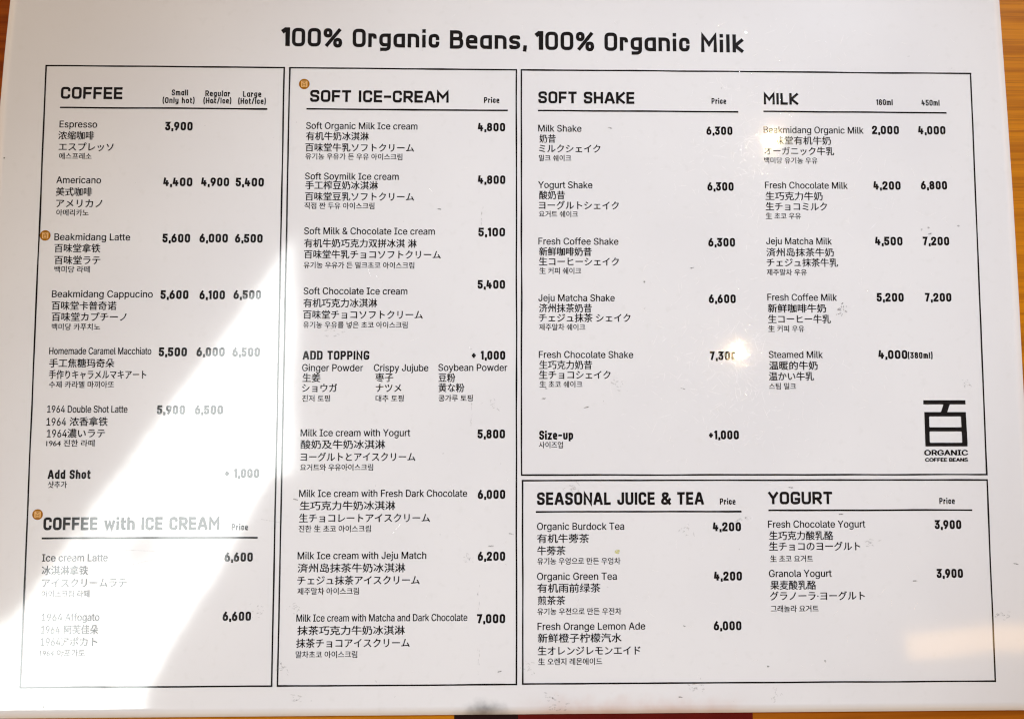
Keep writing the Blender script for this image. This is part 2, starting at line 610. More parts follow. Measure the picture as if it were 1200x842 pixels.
LAYOUT = [
('panel','coffee',0,0,0),
('head','COFFEE',-185.37,-160.27,112.81),
('col','Small',-140.27,-133.62,113.30),
('col','(Only hot)',-143.94,-130.85,110.02),
('col','Regular',-126.55,-116.42,113.01),
('col','(Hot/Ice)',-127.27,-115.85,110.04),
('col','Large',-111.14,-103.67,112.92),
('col','(Hot/Ice)',-113.06,-101.71,109.94),
('rule','',-185.53,-101.05,106.64),
('name','Espresso',-185.36,-170.20,99.71),
('zh','浓缩咖啡',-185.67,-171.31,95.02),
('ja','エスプレッソ',-185.29,-163.27,90.28),
('ko','에스프레소',-185.05,-171.99,86.40),
('price','3,900',-142.53,-131.35,99.18),
('name','Americano',-185.74,-167.80,76.52),
('zh','美式咖啡',-185.75,-171.26,71.67),
('ja','アメリカノ',-185.46,-166.98,66.87),
('ko','아메리카노',-185.22,-172.32,63.04),
('price','4,400',-142.63,-130.81,75.94),
('price','4,900',-127.26,-115.92,76.03),
('price','5,400',-113.25,-101.79,76.01),
('badge','',-191.48,-187.19,53.59),
('name','Beakmidang Latte',-185.61,-155.26,53.08),
('zh','百味堂拿铁',-185.43,-167.11,48.47),
('ja','百味堂ラテ',-185.24,-166.94,43.59),
('ko','백미당 라떼',-185.09,-171.00,39.81),
('price','5,600',-142.23,-131.06,52.73),
('price','6,000',-127.33,-115.85,52.80),
('price','6,500',-113.00,-101.79,52.76),
('name','Beakmidang Cappucino',-185.67,-145.45,29.85),
('zh','百味堂卡普奇诺',-185.59,-159.88,25.09),
('ja','百味堂カプチーノ',-185.41,-155.65,20.56),
('ko','백미당 카푸치노',-185.25,-166.09,16.52),
('price','5,600',-142.32,-131.11,29.64),
('price','6,100',-126.71,-116.46,29.59),
('price','6,500',-113.04,-101.89,29.73),
('name','Homemade Caramel Macchiato',-185.83,-145.32,6.83),
('zh','手工焦糖玛奇朵',-185.64,-159.87,1.93),
('ja','手作りキャラメルマキアート',-185.56,-147.06,-2.65),
('ko','수제 카라멜 마끼아또',-185.40,-159.68,-6.65),
('price','5,500',-142.30,-131.05,6.48),
('price','6,000',-127.26,-115.99,6.51),
('price','6,500',-112.88,-101.88,6.43),
('name','1964 Double Shot Latte',-185.69,-154.05,-16.45),
('znum','1964',-185.77,-178.10,-21.49),
('zh','浓香拿铁',-176.66,-161.68,-21.39),
('jnum','1964',-185.40,-177.64,-26.12),
('ja','濃いラテ',-177.35,-162.58,-26.03),
('ko','1964 진한 라떼',-185.53,-166.56,-29.98),
('price','5,900',-142.28,-131.18,-16.73),
('price','6,500',-127.32,-116.10,-16.73),
('sub','Add Shot',-184.47,-167.66,-42.27),
('ko','샷추가',-184.31,-176.87,-46.28),
('price','+ 1,000',-114.71,-101.12,-41.97),
('badge','',-189.94,-185.75,-57.99),
('head','COFFEE with ICE CREAM',-185.42,-116.33,-61.60),
('col','Price',-111.51,-105.08,-63.03),
('rule','',-185.85,-101.16,-67.22),
('name','Ice cream Latte',-185.37,-159.83,-74.85),
('zh','冰淇淋拿铁',-185.26,-167.35,-79.74),
('ja','アイスクリームラテ',-184.98,-152.19,-84.57),
('ko','아이스크림 라떼',-185.00,-166.46,-88.77),
('price','6,600',-114.00,-102.90,-74.76),
('name','1964 Affogato',-184.64,-162.26,-97.77),
('znum','1964',-184.63,-177.56,-102.59),
('zh','阿芙佳朵',-175.87,-162.47,-102.56),
('jnum','1964',-184.63,-177.10,-107.25),
('ja','アポカト',-176.92,-162.78,-107.21),
('ko','1964 아포가토',-184.75,-167.34,-111.46),
('price','6,600',-114.20,-103.06,-97.69),
('panel','soft ice cream',0,0,0),
('badge','',-88.32,-83.92,117.31),
('head','SOFT ICE-CREAM',-83.63,-26.54,112.31),
('col','Price',-11.95,-5.61,111.12),
('rule','',-85.04,-2.08,106.78),
('name','Soft Organic Milk Ice cream',-85.01,-39.39,99.82),
('zh','有机牛奶冰淇淋',-84.94,-59.34,95.45),
('ja','百味堂牛乳ソフトクリーム',-85.15,-40.72,90.71),
('ko','유기농 우유가 든 우유 아이스크림',-85.08,-45.48,86.93),
('price','4,800',-14.44,-3.19,99.69),
('name','Soft Soymilk Ice cream',-85.04,-46.89,78.68),
('zh','手工榨豆奶冰淇淋',-84.87,-55.31,74.91),
('ja','百味堂豆乳ソフトクリーム',-84.89,-40.55,70.29),
('ko','직접 짠 두유 아이스크림',-85.12,-56.70,66.41),
('price','4,800',-14.37,-3.08,77.60),
('name','Soft Milk & Chocolate Ice cream',-85.03,-31.90,55.99),
('zh','有机牛奶巧克力双拼冰淇 淋',-84.94,-39.30,50.95),
('ja','百味堂牛乳チョコソフトクリーム',-84.86,-29.46,46.36),
('ko','유기농 우유가 든 밀크초코 아이스크림',-84.98,-40.22,41.93),
('price','5,100',-14.11,-3.17,55.81),
('name','Soft Chocolate Ice cream',-84.79,-42.89,31.35),
('zh','有机巧克力冰淇淋',-84.80,-55.05,26.47),
('ja','百味堂チョコソフトクリーム',-84.82,-36.60,21.73),
('ko','유기농 우유를 넣은 초코 아이스크림',-84.74,-42.67,17.56),
('price','5,400',-14.35,-3.16,34.22),
('sub','ADD TOPPING',-84.72,-57.94,5.21),
('price','+ 1,000',-16.63,-3.05,5.31),
('name','Ginger Powder',-84.82,-60.42,0.20),
('zh','生姜',-84.56,-77.54,-3.83),
('ja','ショウガ',-84.68,-70.75,-7.94),
('ko','진저 토핑',-84.60,-73.51,-12.13),
('name','Crispy Jujube',-56.02,-34.18,0.24),
('zh','枣子',-55.39,-48.25,-3.70),
('ja','ナツメ',-55.14,-44.98,-7.91),
('ko','대추 토핑',-55.19,-43.97,-12.12),
('name','Soybean Powder',-30.06,-2.26,0.37),
('zh','豆粉',-29.94,-23.27,-3.77),
('ja','黄な粉',-29.92,-19.63,-7.79),
('ko','콩가루 토핑',-29.89,-16.18,-12.00),
('name','Milk Ice cream with Yogurt',-84.94,-41.21,-25.86),
('zh','酸奶及牛奶冰淇淋',-84.86,-51.19,-30.51),
('ja','ヨーグルトとアイスクリーム',-84.77,-39.09,-35.45),
('ko','요거트와 우유아이스크림',-84.89,-55.94,-39.60),
('price','5,800',-14.18,-3.13,-26.36),
('name','Milk Ice cream with Fresh Dark Chocolate',-85.08,-18.29,-49.93),
('zh','生巧克力牛奶冰淇淋',-84.71,-46.87,-54.71),
('ja','生チョコレートアイスクリーム',-84.91,-33.08,-59.61),
('ko','진한 生 초코 아이스크림',-85.03,-56.52,-63.79),
('price','6,000',-14.02,-3.02,-50.39),
('name','Milk Ice cream with Jeju Match',-85.22,-34.43,-74.30),
('zh','済州岛抹茶牛奶冰淇淋',-85.13,-42.68,-79.13),
('ja','チェジュ抹茶アイスクリーム',-85.14,-36.96,-83.93),
('ko','제주말차 아이스크림',-85.06,-60.93,-88.14),
('price','6,200',-13.95,-3.01,-74.75),
('name','Milk Ice cream with Matcha and Dark Chocolate',-85.25,-18.02,-98.51),
('zh','抹茶巧克力牛奶冰淇淋',-84.78,-42.65,-103.34),
('ja','抹茶チョコアイスクリーム',-85.17,-40.69,-108.22),
('ko','말차초코 아이스크림',-85.28,-61.28,-112.57),
('price','7,000',-14.17,-3.00,-99.08),
('panel','soft shake and milk',0,0,0),
('head','SOFT SHAKE',10.56,50.52,112.46),
('col','Price',82.70,88.80,111.44),
('rule','',10.34,93.81,106.88),
('name','Milk Shake',10.53,28.36,99.37),
('zh','奶昔',11.02,17.66,95.02),
('ja','ミルクシェイク',10.81,36.17,90.88),
('ko','밀크 쉐이크',10.80,24.06,86.84),
('price','6,300',80.34,91.21,98.81),
('name','Yogurt Shake',10.47,32.73,75.63),
('zh','酸奶昔',10.86,21.37,71.33),
('ja','ヨーグルトシェイク',10.75,43.60,67.12),
('ko','요거트 쉐이크',10.74,26.74,63.43),
('price','6,300',80.35,91.26,75.28),
('name','Fresh Coffee Shake',10.51,43.26,52.14),
('zhb','新鲜咖啡奶昔',10.80,32.24,47.88),
('ja','生コーヒーシェイク',10.69,43.38,43.78),
('ko','生 커피 쉐이크',10.88,27.90,39.93),
('price','6,300',80.35,91.41,51.99),
('name','Jeju Matcha Shake',10.46,41.55,28.84),
('zh','济州抹茶奶昔',10.74,32.17,24.63),
('ja','チェジュ抹茶 シェイク',10.64,47.94,20.66),
('ko','제주말차 쉐이크',10.72,29.44,16.86),
('price','6,600',80.15,91.25,28.61),
('name','Fresh Chocolate Shake',10.60,48.87,5.67),
('zh','生巧克力奶昔',10.78,32.11,1.51),
('ja','生チョコシェイク',10.68,39.59,-2.53),
('ko','生 초코 쉐이크',10.86,28.11,-6.38),
('price','7,300',80.14,91.19,5.27),
('sub','Size-up',10.62,24.35,-26.85),
('ko','사이즈업',10.51,20.11,-30.75),
('price','+1,000',79.29,91.45,-26.77),
('head','MILK',104.56,119.06,112.58),
('col','180ml',151.89,158.76,111.46),
('col','450ml',170.97,178.58,111.40),
('rule','',104.34,181.41,107.15),
('name','Beakmidang Organic Milk',104.27,146.09,99.40),
('zh','百味堂有机牛奶',104.99,132.27,94.91),
('ja','オーガニック牛乳',104.38,133.48,90.47),
('ko','백미당 유기농 우유',104.19,126.44,86.43),
('price','2,000',149.67,161.03,99.61),
('price','4,000',169.12,180.61,99.65),
('name','Fresh Chocolate Milk',104.37,138.76,76.00),
('zh','生巧克力牛奶',104.47,128.17,71.46),
('ja','生チョコミルク',104.47,129.88,67.08),
('ko','生 초코 우유',104.38,118.94,63.08),
('price','4,200',149.54,160.94,76.09),
('price','6,800',169.41,180.43,76.30),
('name','Jeju Matcha Milk',104.35,131.50,52.63),
('zh','済州岛抹茶牛奶',104.35,132.18,47.97),
('ja','チェジュ抹茶牛乳',104.36,133.77,43.72),
('ko','제주말차 우유',104.27,120.76,39.66),
('price','4,500',149.51,160.96,52.79),
('price','7,200',169.38,180.45,52.88),
('name','Fresh Coffee Milk',104.33,132.96,29.31),
('zhb','新鲜咖啡牛奶',104.43,128.31,24.79),
('ja','生コーヒー牛乳',104.44,130.19,20.38),
('ko','生 커피 우유',104.45,119.16,16.37),
('price','5,200',149.47,160.66,29.42),
('price','7,200',169.45,180.47,29.48),
('name','Steamed Milk',104.41,126.48,5.81),
('zhb','温暖的牛奶',104.41,124.26,1.34),
('ja','温かい牛乳',104.21,122.65,-3.03),
('ko','스팀 밀크',104.22,115.17,-7.09),
('price','4,000',149.42,161.36,5.88),
('vol','(380ml)',161.55,171.80,5.59),
('logo','',166.56,184.80,-23.94),
('logot','ORGANIC',167.08,184.75,-33.95),
('logos','COFFEE BEANS',167.32,184.64,-36.81),
('panel','seasonal juice, tea and yogurt',0,0,0),
('head','SEASONAL JUICE & TEA',9.68,76.79,-52.12),
('col','Price',83.26,89.55,-53.36),
('rule','',9.18,91.93,-57.39),
('name','Organic Burdock Tea',9.75,44.53,-63.07),
('zh','有机牛蒡茶',9.74,30.45,-67.85),
('ja','牛蒡茶',9.82,20.99,-72.62),
('ko','유기농 우엉으로 만든 우엉차',9.81,42.93,-76.76),
('price','4,200',80.23,91.61,-63.40),
('name','Organic Green Tea',9.70,41.42,-82.72),
('zh','有机雨前绿茶',9.79,34.87,-87.27),
('ja','煎茶茶',9.97,20.80,-92.09),
('ko','유기농 우전으로 만든 우전차',9.77,43.13,-96.40),
('price','4,200',80.38,91.61,-82.84),
('name','Fresh Orange Lemon Ade',9.85,52.57,-102.19),
('zh','新鲜橙子柠檬汽水',9.93,43.13,-106.70),
('ja','生オレンジレモンエイド',9.92,50.52,-111.61),
('ko','生 오렌지 레몬에이드',10.10,35.33,-115.80),
('price','6,000',79.93,91.02,-102.25),
('head','YOGURT',102.81,128.86,-52.05),
('col','Price',172.41,178.67,-53.32),
('rule','',102.80,185.68,-56.96),
('name','Fresh Chocolate Yogurt',102.58,141.89,-62.43),
('zh','生巧克力酸乳酪',102.97,128.74,-66.95),
('ja','生チョコのヨーグルト',102.87,139.55,-71.20),
('ko','生 초코 요거트',103.16,120.33,-76.08),
('price','3,900',170.17,180.98,-62.75),
('name','Granola Yogurt',102.53,127.73,-81.89),
('zh','果麦酸乳酪',103.02,121.33,-86.47),
('ja','グラノーラ·ヨーグルト',102.73,140.82,-90.71),
('ko','그래놀라 요거트',102.91,122.06,-95.72),
('price','3,900',170.25,180.91,-82.10),
]

STYLE = {   # outline type: name of part, height of em in mm, centre of glyph in ems, thickening in mm
    'name': ("item_name", 5.45, .2545, .062),
    'znum': ("chinese_line", 5.9, .2545, .06),
    'jnum': ("japanese_line", 5.9, .2545, .06),
    'zh': ("chinese_line", 3.85, .380, .07),
    'zhb': ("chinese_line", 3.85, .380, .09),
    'ja': ("japanese_line", 3.85, .380, .07),
    'ko': ("korean_line", 2.95, .378, .045),
    'logot': ("logo_lettering", 4.1, .2545, .19),
    'logos': ("logo_lettering", 2.75, .2545, .16),
}
STROKE = {  # stroke lettering: part, cap height in mm, stroke weight
    'head': ("section_heading", 5.05, .205, .085),
    'sub': ("section_heading", 3.6, .21, .10),
    'price': ("price", 3.6, .23, .13),
    'col': ("column_heading", 2.5, .185, .13),
    'vol': ("column_heading", 2.6, .21, .15),
}

# sans serif outlines for the item names: advance, closed bezier contours
# (left handle, knot, right handle) in thousandths; capitals are 509 high
SANS = {
    '&': (448, ["221 -7 197 -7 163 -7 135 -1 110 12 86 24 67 41 54 62 41 83 34 107 34 133 34 155 39 174 47 189 56 205 69 220 85 235 101 249 119 263 140 279 166 298 191 316 216 335 223 340 230 346 237 352 244 359 250 366 255 375 259 384 262 394 262 405 262 421 256 434 245 445 235 456 220 461 201 461 189 461 178 458 168 453 158 448 151 441 145 431 140 422 137 411 137 399 137 386 140 374 145 363 151 352 159 340 169 327 179 315 190 300 204 284 282 189 360 95 438 0 413 0 389 0 364 0 300 77 236 154 171 231 152 255 135 275 121 293 107 310 95 327 87 344 79 361 75 379 75 398 75 421 81 441 91 458 101 475 116 489 134 499 153 509 175 513 200 513 225 513 247 509 266 499 284 489 298 476 308 459 319 443 324 424 324 404 324 389 321 375 315 362 309 348 302 336 291 325 281 314 269 303 256 293 222 268 188 243 154 217 133 202 119 188 110 174 101 161 97 147 97 131 97 115 101 100 109 87 117 75 129 65 143 57 158 50 174 46 193 46 213 46 233 51 251 59 270 68 286 80 301 95 316 111 328 130 336 151 345 173 349 197 349 224 368 224 388 224 408 224 408 192 404 165 397 144 389 122 381 105 371 92 361 79 352 69 345 62 341 57 337 52 333 47 316 29 296 16 271 7 246 -2"]),
    '1': (453, ["181 0 76 0 76 18 76 36 76 55 181 55 286 55 391 55 391 36 391 18 391 0 286 0", "250 509 276 509 276 339 276 170 276 0 255 0 234 0 212 0 212 149 212 299 212 448 211 448 210 448 209 448 168 418 127 388 86 358 86 381 86 404 86 427 123 454 161 481 198 509 224 509"]),
    '4': (453, ["164 105 40 105 40 123 40 141 40 158 109 275 178 392 247 509 268 509 289 509 311 509 243 394 176 280 109 166 109 165 109 164 109 163 210 163 312 163 413 163 413 144 413 125 413 105 289 105", "302 0 282 0 282 40 282 81 282 121 282 130 282 138 282 146 282 203 282 260 282 318 302 318 322 318 343 318 343 212 343 106 343 0 322 0"]),
    '6': (453, ["258 -7 226 -7 195 -7 167 0 142 15 118 29 98 49 84 74 71 100 64 129 64 162 64 186 69 212 80 239 91 266 110 300 137 340 176 396 214 453 252 509 276 509 299 509 322 509 265 426 208 344 151 261 149 261 147 261 145 261 150 271 157 280 165 288 174 296 184 302 196 307 207 312 221 314 235 314 266 314 293 308 316 295 339 282 357 263 370 240 382 216 389 189 389 157 389 125 382 97 368 73 354 48 334 28 310 14 286 0", "207 48 226 48 246 48 264 53 279 63 294 72 306 85 314 101 323 118 327 136 327 157 327 178 323 197 314 213 306 230 294 242 279 251 264 261 246 265 226 265 207 265 189 261 174 252 159 243 147 230 138 214 129 198 125 179 125 158 125 137 129 118 138 102 147 85 159 72 174 63 189 53"]),
    '9': (453, ["195 516 226 516 258 516 286 508 310 494 335 480 354 460 368 434 382 409 389 380 389 347 389 323 383 297 373 270 362 243 343 209 315 168 277 112 239 56 200 0 177 0 154 0 130 0 187 83 244 165 301 248 303 248 305 248 307 248 303 238 296 229 287 221 279 213 269 207 257 202 245 197 232 195 218 195 187 195 160 201 137 214 114 227 96 245 83 269 70 292 64 320 64 352 64 384 71 412 85 436 99 461 118 480 143 494 167 508", "246 460 226 460 207 460 189 456 174 446 159 437 147 424 138 407 130 391 125 372 125 352 125 330 130 312 138 295 147 279 159 266 174 257 189 248 207 243 226 243 246 243 263 248 279 257 294 266 306 279 314 295 323 311 327 330 327 350 327 372 323 391 314 407 306 424 294 437 279 446 264 456"]),
    'A': (480, ["39 0 16 0 78 170 140 339 201 509 226 509 251 509 276 509 338 339 401 170 463 0 440 0 418 0 395 0 359 101 323 202 287 302 281 321 273 344 264 372 255 400 245 435 232 478 236 478 241 478 245 478 233 435 222 399 213 371 204 343 196 320 191 302 155 202 120 101 85 0 62 0", "197 142 110 142 110 161 110 180 110 199 197 199 283 199 370 199 370 180 370 161 370 142 283 142"]),
    'B': (456, ["122 0 60 0 60 170 60 339 60 509 120 509 181 509 241 509 276 509 306 503 329 491 352 479 369 462 381 442 392 422 398 399 398 374 398 352 394 334 387 320 379 306 369 294 356 286 344 277 330 271 315 267 315 265 315 264 315 262 331 261 347 255 363 245 379 235 392 221 402 203 413 185 418 163 418 136 418 111 412 87 400 67 388 46 370 30 344 18 319 6 287 0 247 0 184 0", "125 115 125 57 165 57 205 57 245 57 284 57 313 65 330 80 347 95 355 114 355 137 355 154 351 170 342 184 334 198 321 209 306 218 290 227 271 231 248 231 207 231 166 231 125 231 125 173", "125 341 125 285 162 285 200 285 238 285 257 285 273 289 288 296 303 303 315 313 323 326 332 339 336 355 336 372 336 395 328 414 313 429 297 444 273 452 240 452 202 452 163 452 125 452 125 396"]),
    'C': (510, ["293 -7 267 -7 223 -7 184 4 150 25 116 46 89 76 70 115 50 154 40 201 40 254 40 308 50 354 70 393 89 432 116 462 150 484 184 505 223 516 267 516 293 516 317 512 340 504 363 497 384 486 402 471 420 457 436 439 448 418 460 398 468 374 473 348 451 348 430 348 408 348 404 366 398 381 389 395 381 408 370 419 357 428 345 438 331 444 315 449 300 454 284 456 267 456 236 456 208 448 184 432 159 417 139 394 125 364 111 334 103 297 103 254 103 211 111 175 125 145 140 115 159 92 184 76 209 61 236 53 267 53 284 53 300 55 315 60 331 65 345 71 357 81 370 90 381 101 389 114 398 128 404 143 408 160 430 160 451 160 473 160 469 135 460 111 448 91 436 70 421 52 402 38 384 23 363 12 341 5 318 -3"]),
    'D': (502, ["271 0 219 0 178 0 137 0 96 0 96 19 96 38 96 57 136 57 175 57 215 57 256 57 291 65 318 81 345 97 366 119 379 149 392 179 399 214 399 255 399 296 392 331 379 361 366 390 346 412 320 428 293 444 260 452 221 452 178 452 136 452 93 452 93 471 93 490 93 509 137 509 181 509 225 509 275 509 317 499 353 478 388 458 415 429 433 391 452 353 462 308 462 255 462 202 452 157 433 119 414 81 387 51 351 31 314 10", "103 509 125 509 125 339 125 170 125 0 103 0 82 0 60 0 60 170 60 339 60 509 82 509"]),
    'E': (419, ["165 0 60 0 60 170 60 339 60 509 164 509 268 509 372 509 372 490 372 471 372 452 290 452 207 452 125 452 125 396 125 341 125 286 202 286 278 286 355 286 355 267 355 248 355 229 278 229 202 229 125 229 125 172 125 114 125 57 208 57 292 57 375 57 375 38 375 19 375 0 270 0"]),
    'F': (410, ["82 0 60 0 60 170 60 339 60 509 163 509 266 509 369 509 369 490 369 471 369 452 288 452 206 452 125 452 125 394 125 336 125 278 198 278 272 278 346 278 346 259 346 240 346 221 272 221 198 221 125 221 125 147 125 74 125 0 103 0"]),
    'G': (520, ["309 -7 269 -7 223 -7 184 4 149 25 115 46 88 77 69 116 50 155 40 201 40 254 40 308 50 354 69 393 88 432 115 462 149 484 183 505 221 516 265 516 292 516 317 512 340 504 364 496 385 484 403 469 422 454 437 437 449 416 461 396 470 373 474 349 452 349 430 349 408 349 403 365 396 380 387 393 379 406 368 417 356 427 344 436 330 444 315 448 300 453 283 456 265 456 235 456 208 448 183 432 159 417 139 394 125 364 111 334 103 297 103 254 103 211 111 175 125 145 140 115 159 92 184 76 209 61 237 53 269 53 297 53 323 59 345 71 367 83 384 101 396 123 409 146 415 172 415 202 421 201 428 200 434 199 384 199 333 199 283 199 283 218 283 237 283 256 348 256 413 256 478 256 478 237 478 219 478 200 478 158 469 122 451 91 433 60 408 36 377 19 345 2"]),
    'H': (517, ["82 0 60 0 60 170 60 339 60 509 82 509 103 509 125 509 125 435 125 362 125 289 214 289 303 289 392 289 392 362 392 435 392 509 414 509 435 509 457 509 457 339 457 170 457 0 435 0 414 0 392 0 392 77 392 155 392 232 303 232 214 232 125 232 125 155 125 77 125 0 103 0"]),
    'I': (300, ["111 0 31 0 31 19 31 38 31 57 60 57 89 57 118 57 118 189 118 320 118 452 89 452 60 452 31 452 31 471 31 490 31 509 111 509 190 509 269 509 269 490 269 471 269 452 240 452 212 452 183 452 183 320 183 189 183 57 212 57 240 57 269 57 269 38 269 19 269 0 190 0"]),
    'J': (396, ["230 -7 185 -7 140 -7 104 6 75 33 47 59 33 97 33 145 33 155 33 164 33 173 55 173 76 173 98 173 98 164 98 155 98 145 98 114 106 91 122 74 137 58 159 50 185 50 211 50 232 58 248 74 264 91 272 114 272 145 272 267 272 388 272 509 293 509 315 509 336 509 336 388 336 267 336 145 336 97 322 59 294 33 266 6"]),
    'L': (393, ["160 0 60 0 60 170 60 339 60 509 82 509 103 509 125 509 125 358 125 208 125 57 203 57 282 57 361 57 361 38 361 19 361 0 261 0"]),
    'M': (628, ["81 0 60 0 60 170 60 339 60 509 91 509 121 509 152 509 193 402 235 294 277 187 280 180 284 170 287 159 291 148 295 136 299 123 303 110 307 97 311 84 315 71 319 59 322 49 317 49 312 49 307 49 310 59 314 70 318 83 322 95 326 108 330 121 334 134 338 147 342 158 346 170 349 179 352 187 394 294 435 402 476 509 507 509 537 509 568 509 568 339 568 170 568 0 547 0 525 0 504 0 504 97 504 194 504 291 504 302 504 314 504 327 505 340 505 354 505 369 505 383 506 398 506 413 506 428 507 443 507 457 509 457 511 457 513 457 508 441 503 426 498 409 492 393 487 378 482 363 477 348 472 334 467 322 463 309 459 299 456 291 418 194 380 97 342 0 323 0 305 0 286 0 248 97 209 194 170 291 167 299 163 309 159 321 155 333 150 346 145 361 140 376 135 391 129 408 124 424 118 441 112 457 114 457 117 457 119 457 119 444 120 431 120 416 120 401 121 387 121 372 121 357 121 342 122 328 122 315 122 302 122 291 122 194 122 97 122 0 101 0"]),
    'N': (523, ["82 0 60 0 60 170 60 339 60 509 85 509 111 509 136 509 205 400 274 291 343 183 349 174 355 164 363 151 370 138 379 123 388 107 396 90 405 73 414 55 411 55 408 54 405 54 403 72 401 90 401 108 400 126 399 142 399 157 399 172 399 185 399 195 399 300 399 404 399 509 420 509 442 509 463 509 463 339 463 170 463 0 438 0 412 0 387 0 325 97 264 193 202 290 194 303 186 316 177 331 169 345 159 362 148 381 137 400 123 424 108 452 111 453 115 453 119 454 120 428 121 405 122 384 123 362 124 344 124 328 125 312 125 300 125 291 125 194 125 97 125 0 103 0"]),
    'O': (533, ["311 -7 267 -7 223 -7 184 4 150 25 116 46 90 76 70 115 50 154 40 201 40 254 40 308 50 354 70 393 90 432 116 462 150 484 184 505 223 516 267 516 311 516 350 505 384 484 418 462 444 432 464 393 483 354 493 308 493 254 493 201 483 154 464 115 444 76 418 46 384 25 350 4", "236 53 267 53 297 53 325 61 349 76 374 91 394 114 408 144 423 174 430 211 430 254 430 298 423 335 408 365 394 395 374 417 349 433 325 448 297 456 267 456 236 456 209 448 184 433 159 417 140 394 125 364 111 334 103 297 103 254 103 211 111 174 125 144 140 114 159 92 184 76 209 61"]),
    'P': (445, ["82 0 60 0 60 170 60 339 60 509 118 509 177 509 235 509 274 509 307 502 332 487 358 473 377 454 390 430 402 405 409 378 409 348 409 317 402 290 390 265 377 241 358 222 332 207 307 193 274 186 235 186 193 186 151 186 109 186 109 205 109 224 109 242 150 242 191 242 233 242 259 242 281 247 297 256 313 265 325 278 333 294 341 310 344 328 344 348 344 368 341 386 333 402 325 417 313 430 297 439 280 448 259 452 232 452 196 452 160 452 125 452 125 301 125 151 125 0 103 0"]),
    'R': (449, ["82 0 60 0 60 170 60 339 60 509 119 509 177 509 236 509 275 509 307 502 333 489 359 475 378 457 390 433 403 410 409 382 409 352 409 321 403 295 390 271 378 248 359 230 333 217 307 204 275 198 236 198 189 198 143 198 96 198 96 217 96 236 96 255 142 255 188 255 234 255 260 255 281 259 298 267 314 275 326 286 334 300 341 315 345 332 345 352 345 372 341 390 334 405 326 420 314 431 298 440 281 448 259 452 233 452 197 452 161 452 125 452 125 301 125 151 125 0 103 0", "378 0 353 0 312 76 271 153 230 229 254 229 279 229 303 229 344 153 386 76 428 0 403 0"]),
    'S': (447, ["263 -9 224 -9 187 -9 155 -3 128 9 100 21 79 38 64 60 49 82 40 107 38 137 60 137 82 137 104 137 106 117 112 101 123 88 134 75 149 65 166 59 184 52 203 49 224 49 247 49 268 53 286 60 304 68 319 78 329 92 340 105 346 121 346 139 346 155 341 169 332 179 323 189 311 198 296 205 281 211 264 217 245 222 224 228 204 234 184 239 142 251 109 268 86 289 63 311 52 339 52 372 52 401 60 426 75 448 90 469 111 486 138 498 164 510 194 516 227 516 261 516 290 510 316 498 342 486 362 469 377 449 392 428 400 404 401 378 380 378 358 378 337 378 335 403 323 423 302 437 281 451 256 459 225 459 203 459 184 455 167 448 151 441 138 431 129 418 120 406 115 391 115 376 115 358 120 344 131 334 142 323 154 314 169 308 184 302 199 297 212 293 230 289 247 284 264 279 279 275 295 270 312 264 328 257 344 248 359 238 373 227 385 214 395 198 404 181 408 162 408 139 408 111 401 86 386 64 372 41 351 24 323 11 296 -2"]),
    'T': (449, ["85 452 32 452 32 471 32 490 32 509 160 509 288 509 417 509 417 490 417 471 417 452 363 452 310 452 257 452 257 301 257 151 257 0 235 0 214 0 193 0 193 151 193 301 193 452 139 452"]),
    'Y': (472, ["225 0 203 0 203 69 203 139 203 208 141 308 79 409 16 509 41 509 66 509 91 509 125 454 159 399 192 344 203 326 213 309 222 292 231 275 240 255 250 230 241 230 232 230 224 230 233 255 242 276 251 293 260 310 270 327 280 344 314 399 347 454 381 509 406 509 430 509 455 509 393 409 330 308 268 208 268 139 268 69 268 0 247 0"]),
    'a': (389, ["182 -9 160 -9 136 -9 114 -4 94 5 75 14 59 27 48 45 36 62 30 83 30 108 30 130 35 147 43 161 52 175 63 185 78 193 92 201 108 207 125 211 143 215 160 218 178 220 201 223 219 225 234 227 248 228 258 231 265 235 272 239 276 245 276 255 276 255 276 256 276 257 276 272 273 286 267 297 261 308 252 316 240 322 228 328 213 331 196 331 178 331 162 328 149 322 136 317 126 309 118 301 110 292 104 283 100 274 80 280 61 285 41 291 50 314 62 332 79 346 95 360 113 369 133 375 153 381 173 384 194 384 208 384 223 383 239 379 255 376 271 370 286 360 301 351 313 338 322 320 332 303 337 280 337 251 337 168 337 84 337 0 317 0 297 0 277 0 277 17 277 35 277 52 275 52 274 52 272 52 268 43 261 34 252 25 243 15 230 7 215 1 200 -5", "155 45 170 45 193 45 212 50 228 59 243 68 255 79 263 93 271 107 276 122 276 138 276 155 276 173 276 190 273 187 268 184 259 182 251 180 242 178 231 176 221 174 210 172 200 171 190 170 182 169 175 168 161 166 147 163 134 159 121 154 111 148 103 139 96 131 92 119 92 105 92 92 95 81 102 72 109 63 118 57 130 52 142 48"]),
    'b': (424, ["261 -8 229 -8 206 -8 187 -4 172 4 158 12 146 21 138 31 129 42 123 51 118 59 116 59 114 59 112 59 112 39 112 20 112 0 92 0 72 0 53 0 53 170 53 339 53 509 73 509 93 509 114 509 114 446 114 382 114 319 115 319 117 319 118 319 123 327 129 336 137 346 145 356 157 365 171 373 186 381 205 384 229 384 261 384 289 376 313 361 337 345 356 322 370 293 383 263 390 229 390 189 390 149 383 114 370 84 356 55 337 32 313 16 289 0", "197 47 220 47 244 47 263 53 279 66 295 78 308 95 316 117 324 138 328 162 328 189 328 216 324 240 316 261 308 282 296 299 280 311 264 324 244 330 220 330 197 330 177 324 161 312 145 300 133 284 125 263 117 242 113 217 113 189 113 161 117 136 125 115 133 94 146 77 162 65 178 53"]),
